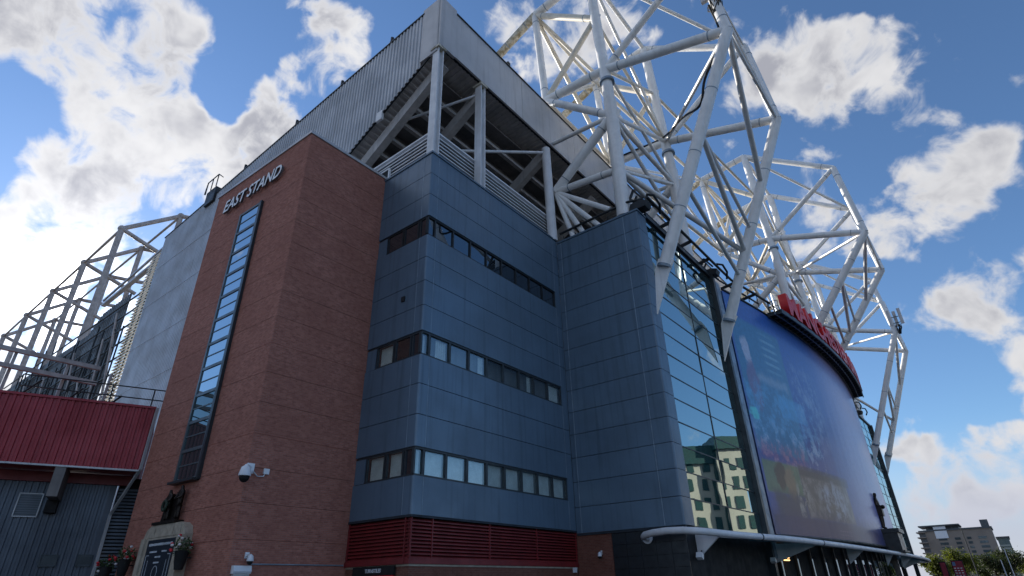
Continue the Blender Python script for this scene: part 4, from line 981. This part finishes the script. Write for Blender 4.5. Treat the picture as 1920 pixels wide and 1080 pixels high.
for z in (11.5,12.1): rb_.tube(hp(-8,-1.0,z), hp(4,-1.0,z), .035, 6)
for k in range(7): rb_.tube(hp(-8+2*k,-1.0,10.7), hp(-8+2*k,-1.0,12.1), .035, 6)
rb_.build('roof_rail', M_DARK, hall)

# clutter and beams above the hall roof
gr = thing('roof_gantry', (-39,9,10.7), 'dark steel beams and rails on top of the red-clad hall', 'gantry')
for z, xo in ((13.5,-38.6),(12.55,-38.4)): MB().beam((xo,-6,z),(xo+.3,9.5,z),.22,.22).build('beam', M_BACK, gr)  # beam colour lightened to stand in for flare haze
for y in (3.2,5.6,8.0,10.2): MB().beam((-38.6,y,10.6),(-38.5,y,13.4),.14,.14,(1,0,0)).build('post', M_BACK, gr)
for y in (4,6,8,10): MB().tube((-40,y,10.7),(-39,y+1.2,12.4),.06,6).tube((-40,y,11.6),(-40,y+2,11.6),.04,6).build('rail', M_DARK, gr)

# louvred strip beyond the end wall, sun coming through it
ls = thing('louvre_strip', (-64,17.4,16), 'tall strip of thin slats catching sun at the far edge of the end wall', 'louvre')
sm_ = MB().obox((0,0,0), (2.0,0,0), (0,.14,.03), (0,-.006,.02)).mesh('slat', M_SLAT)
for k in range(52): inst('slat', sm_, ls, (-63.9+ (k-26)*.035, 17.5, 16.4+.365*k))
for x in (-62.2,-64.0,-65.6): MB().beam((x-.9,17.75,16),(x+.9,17.75,35.2),.12,.12,(0,1,0)).build('post', M_DARK, ls)
MB().beam((-62.2,17.75,36.2),(-80,17.75,35.0),.2,.25).build('roof_edge', M_GREY, ls)
MB().beam((-62.2,18.4,35.9),(-83,18.6,35.6),.5,.3).build('roof_slab', M_GREY, ls)
fs_ = thing('far_stand', (-95,19,0), 'shadowy roof and steelwork of the neighbouring stand left of the slat strip', 'grandstand')
rr = random.Random(11)
M_DGREY = mat('dark weathered roof sheet', (.16,.165,.17), .55, .2, .2, .5, streak=.4)
dm = MB(); corrugated(dm, (-73.5,18.9), (-135,18.9), (0,-1), lambda s: 0, lambda s: (34.4 if s < 9 else (34.4-(s-9)*.6 if s < 12.5 else 32.3+.02*(s-12.5))), .7, .12); dm.build('roof_side', M_DGREY, fs_)
for k in range(11):
    z = 13+1.9*k; MB().tube((-66.5,18.5,z+.6),(-125,18.5,z-1.5+.3*k),.10,8).build('rail', M_DARK, fs_)
for k in range(26):
    x = -67-2.0*k; MB().tube((x,18.45,8),(x+rr.uniform(-1.2,1.2),18.45,32-rr.uniform(0,5)),.09,8).build('post', M_DARK, fs_)
for k in range(14):
    x = -70-3.6*k; MB().tube((x,18.4,14+rr.uniform(0,6)),(x-rr.uniform(3,7),18.4,24+rr.uniform(0,8)),.14,8).build('brace', M_BACK, fs_)
for k in range(5):
    x = -100-4*k; MB().beam((x,18.6,30),(x-1,18.6,35.5-.4*k),.15,.15).build('mast', M_DARK, fs_)

# ------------------------------------------------------------------ left trusses over the neighbouring stand
for i in range(5):
    x = -91.6-15.75*i; nx = x-15.75
    t = thing('far_roof_truss', (x,23,40), ['rightmost','second from right','third from right','fourth from right','leftmost'][i]+' backlit truss frame above the left roof edge', 'truss', 'backlit trusses at the left')
    O, I, Ob, Ib = V(x,19.4,52), V(x,26.7,58.3), V(x,19.4,24), V(x,26.7,26)
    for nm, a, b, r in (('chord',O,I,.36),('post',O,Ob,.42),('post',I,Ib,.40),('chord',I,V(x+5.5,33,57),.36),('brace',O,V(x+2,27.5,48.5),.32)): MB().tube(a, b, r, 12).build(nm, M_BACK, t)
    if i < 4:
        MB().tube(O, V(nx,19.4,52), .2, 8).build('tie', M_BACK, t); MB().tube(I, V(nx,26.7,58.3), .2, 8).build('tie', M_BACK, t)
    for c in (O, I): MB().ball(c, .55, .55, .55, 10, 7).build('node', M_BACK, t)

# access cradle on the end wall top
ac = thing('roof_hatch', (-51.3,17.2,36.6), 'small railed access box on the roof edge left of the brick tower', 'access hatch')
MB().box((-52.3,16.9,36.0),(-50.4,17.9,37.7)).build('box', M_DARK, ac)
rm = MB()
for x in (-52.4,-51.3,-50.2): rm.tube((x,16.8,37.5),(x,16.8,39.0),.05,6)
rm.path([(-52.6,16.8,37.6),(-52.4,16.8,39.0),(-50.2,16.8,39.0),(-49.0,16.8,38.0)], .06, 6); rm.build('rail', M_DARK, ac)

# ------------------------------------------------------------------ background at the right
M_FARW = mat('far building render', (.27,.225,.19), .8, 0, .08, .1); M_FARD = mat('far building dark bands', (.09,.10,.11), .6); M_FARG = glass_mat('far glass', (.05,.07,.08), (.6,.7,.75), 0, .05)
M_FART = mat('far teal building', (.16,.22,.22), .6)
def block(name, x0, x1, y0, y1, h, label, wall, cols, floors, z0=4):
    t = thing(name, ((x0+x1)/2,(y0+y1)/2,0), label, 'building')
    MB().box((x0,y0,0),(x1,y1,h)).build('wall', wall, t)
    MB().box((x0-.5,y0-.5,h),(x1+.5,y1,h+.7)).build('roof', M_FARD, t)
    for (ca, cb) in cols:
        for k in range(floors):
            z = z0+k*(h-z0-2.5)/floors
            MB().box((ca,y0-.12,z),(cb,y0+.2,z+(h-z0-2.5)/floors*.55)).build('window', M_FARG, t)
    return t
yb = 380; s_ = yb/260
A_ = block('apartment_block', -21.0*s_, -2.2*s_, yb, yb+25, 15.6*s_, 'long beige apartment block in the distance behind the trees', M_FARW, [(-17.6*s_,-15.2*s_),(-13*s_,-11.4*s_),(-9.6*s_,-8.4*s_),(-6.5*s_,-4.2*s_)], 8)
MB().box((-18.2*s_,yb-.4,13.2*s_),(-14.6*s_,yb-.1,17*s_)).build('white_screen', M_CAMW, A_)
for k in range(9): MB().box((-23.6*s_,yb-1.5,(2+1.65*k)*s_),(-21*s_,yb+12,(2.35+1.65*k)*s_)).build('balcony', M_FARW, A_)
MB().box((-22.9*s_,yb,0),(-21*s_,yb+12,16*s_)).build('stair_core', M_FARD, A_)
MB().box((-22.5*s_,yb-1,17.1*s_),(-10.5*s_,yb+20,17.5*s_)).build('flat_roof', M_FARD, A_)
MB().box((-20.5*s_,yb+2,15.6*s_),(-11*s_,yb+18,17.1*s_)).build('penthouse', M_FARD, A_)
MB().box((-4.6*s_,yb+3,15.6*s_),(-2.4*s_,yb+12,18.4*s_)).build('lift_tower', M_FARD, A_)
block('office_tower', -1.75*s_, 1.5*s_, yb+30, yb+55, 13.2*s_, 'round-edged teal tower block at the right edge of the skyline', M_FART, [(-1.5*s_,1.2*s_)], 9)
# hotel across the road, seen mirrored in the near glass bay
M_HOT = mat('cream render', (.62,.54,.42), .75, 0, .05, .2); M_HGR = mat('dark green roof band', (.02,.07,.06), .5)
ht = thing('hotel_building', (18,128,0), 'cream hotel with rows of dark windows mirrored in the near glass bay', 'building')
MB().box((14.8,127.2,0),(21.6,150,27.5)).box((21.6,129.0,0),(42,150,24.8)).build('wall', M_HOT, ht)
MB().box((14.2,126.6,27.5),(22.2,151,30.2)).box((22.2,128.4,24.8),(43,151,28.6)).build('roof_band', M_HGR, ht)
MB().box((21.0,128.2,0),(22.1,129.2,27.5)).build('glazed_slot', M_HGR, ht)
for k in range(6):
    z = 3.6+3.9*k
    for xa, xb in ((15.9,17.6),(18.9,20.0),(23.2,24.4),(26.5,28),(30,31.5)):
        MB().box((xa,127.05 if xa < 21 else 128.85,z),(xb,127.3 if xa < 21 else 129.1,z+2.5)).build('window', M_HGR, ht)
    for ya in (130,135,140,145): MB().box((14.65,ya,z),(14.9,ya+2,z+2.5)).build('window', M_HGR, ht)

ht.rotation_euler.z = R(-38)
# trees
M_TR = mat('bark', (.07,.055,.04), .9)
def leaf_mat(name, c):
    m = mat(name, c, .6, 0, .3, .8); T = m.node_tree; b = T.nodes['Principled BSDF']; b.inputs['Subsurface Weight'].default_value = 0
    tr = nd(T, 'ShaderNodeBsdfTranslucent'); tr.inputs[0].default_value = (c[0]*1.6, c[1]*1.7, c[2]*.8, 1)
    mx = nd(T, 'ShaderNodeMixShader'); mx.inputs[0].default_value = .4; o = T.nodes['Material Output']
    T.links.new(b.outputs[0], mx.inputs[1]); T.links.new(tr.outputs[0], mx.inputs[2]); T.links.new(mx.outputs[0], o.inputs[0]); return m
LM = [leaf_mat('yellow green leaves', (.09,.105,.018)), leaf_mat('dark green leaves', (.025,.036,.014)), leaf_mat('mid green leaves', (.05,.07,.022))]
def tree(x, y, h, r, li, label, seed, nl=4500):
    t = thing('tree', (x,y,0), label, 'tree', 'trees beyond the canopy'); rr = random.Random(seed)
    tb = MB(); tb.path([(x,y,0),(x+.05*h,y,h*.3),(x,y,h*.75)], .1, 8, rs=[h*.03,h*.022,h*.01])
    cl = []
    for k in range(12):
        a = rr.uniform(0,6.28); e = V(x+math.cos(a)*r*rr.uniform(.3,.8), y+math.sin(a)*r*rr.uniform(.3,.8), h*rr.uniform(.45,.95)); cl.append(e)
        tb.path([(x,y,h*rr.uniform(.25,.5)), e], .1, 6, rs=[h*.012,h*.004])
    tb.build('trunk', M_TR, t); lf = MB()
    for k in range(nl):
        c = rr.choice(cl); d = V(rr.gauss(0,1),rr.gauss(0,1),rr.gauss(0,.8)); p = c+d*r*.24
        if p.z < h*.2: continue
        a = V(rr.uniform(-1,1),rr.uniform(-1,1),rr.uniform(-1,1)).normalized()*.17; b = a.cross(V(rr.uniform(-1,1),rr.uniform(-1,1),rr.uniform(-1,1)))
        if b.length < 1e-3: continue
        b = b.normalized()*.11; lf.add([p-a, p+b, p+a, p-b], [(0,1,2,3)])
    lf.build('crown', LM[li], t)
tree(-7.6,135,5.8,2.3,0,'yellow-green young tree just beyond the canopy end',1); tree(-10.5,128,4.6,1.8,0,'short yellow-green tree behind the red totem sign',2)
tree(-3.2,150,4.8,2.5,1,'dark green tree in front of the beige apartment block',3); tree(-.6,165,6.2,2.6,1,'tall dark tree before the teal tower block',4)
tree(1.9,175,4.8,2.4,0,'pale green tree at the right edge',5); tree(-5.4,160,4.4,2.0,2,'mid-green tree between the totem and the dark tree',6)
tree(24,112,7.5,3.2,2,'leafy tree in front of the hotel, seen in the glass',7); tree(19,116,5,2.2,1,'small dark tree in front of the hotel, seen in the glass',8)
# totem signs
def totem(x, y, w, h, label, s):
    t = thing('totem_sign', (x,y,0), label, 'sign', 'totem signs'); MB().box((x-w/2,y,0),(x+w/2,y+.3,h)).build('body', M_BLACK, t)
    MB().box((x-w/2+.08,y-.03,h*.35),(x+w/2-.08,y-.002,h-.12)).build('red_face', mat('totem red', (.28,.01,.03), .4), t)
    if s:
        MB().box((x-w/2+.12,y-.05,h-.62),(x-w/2+.42,y-.031,h-.2)).build('blue_patch', mat('totem blue', (.12,.22,.4), .4), t)
        mb = MB()
        for k in range(4):
            for j in range(3): mb.box((x-w/2+.14+.33*j,y-.05,h-.95-.27*k),(x-w/2+.14+.33*j+.2,y-.031,h-.87-.27*k))
        mb.build('text_lines', M_CAMW, t)
totem(-5.55,97,1.25,3.55,'wide red and black totem sign with white print',1); totem(-6.95,95,.7,3.4,'narrow dark red totem sign at the canopy end',0)
# poles
for x, y, h, lab in ((-.32,90,4.4,'taller white pole leaning into view at the right edge'),(-.98,88,3.25,'shorter white pole at the right edge')):
    tag(MB().path([(x,y,0),(x,y,h)], .06, 8, r2=.045).build('white_pole', M_WHITE), lab, 'pole', 'white poles')
lp = thing('lamp_post', (-4.75,120,0), 'thin dark lamp post in front of the beige apartment block', 'lamp post')
MB().path([(-4.75,120,0),(-4.75,120,8.7)], .1, 8, r2=.06).build('pole', M_DARK, lp); MB().beam((-4.75,120,8.7),(-5.6,120,8.85),.14,.08).build('lamp_head', M_DARK, lp)
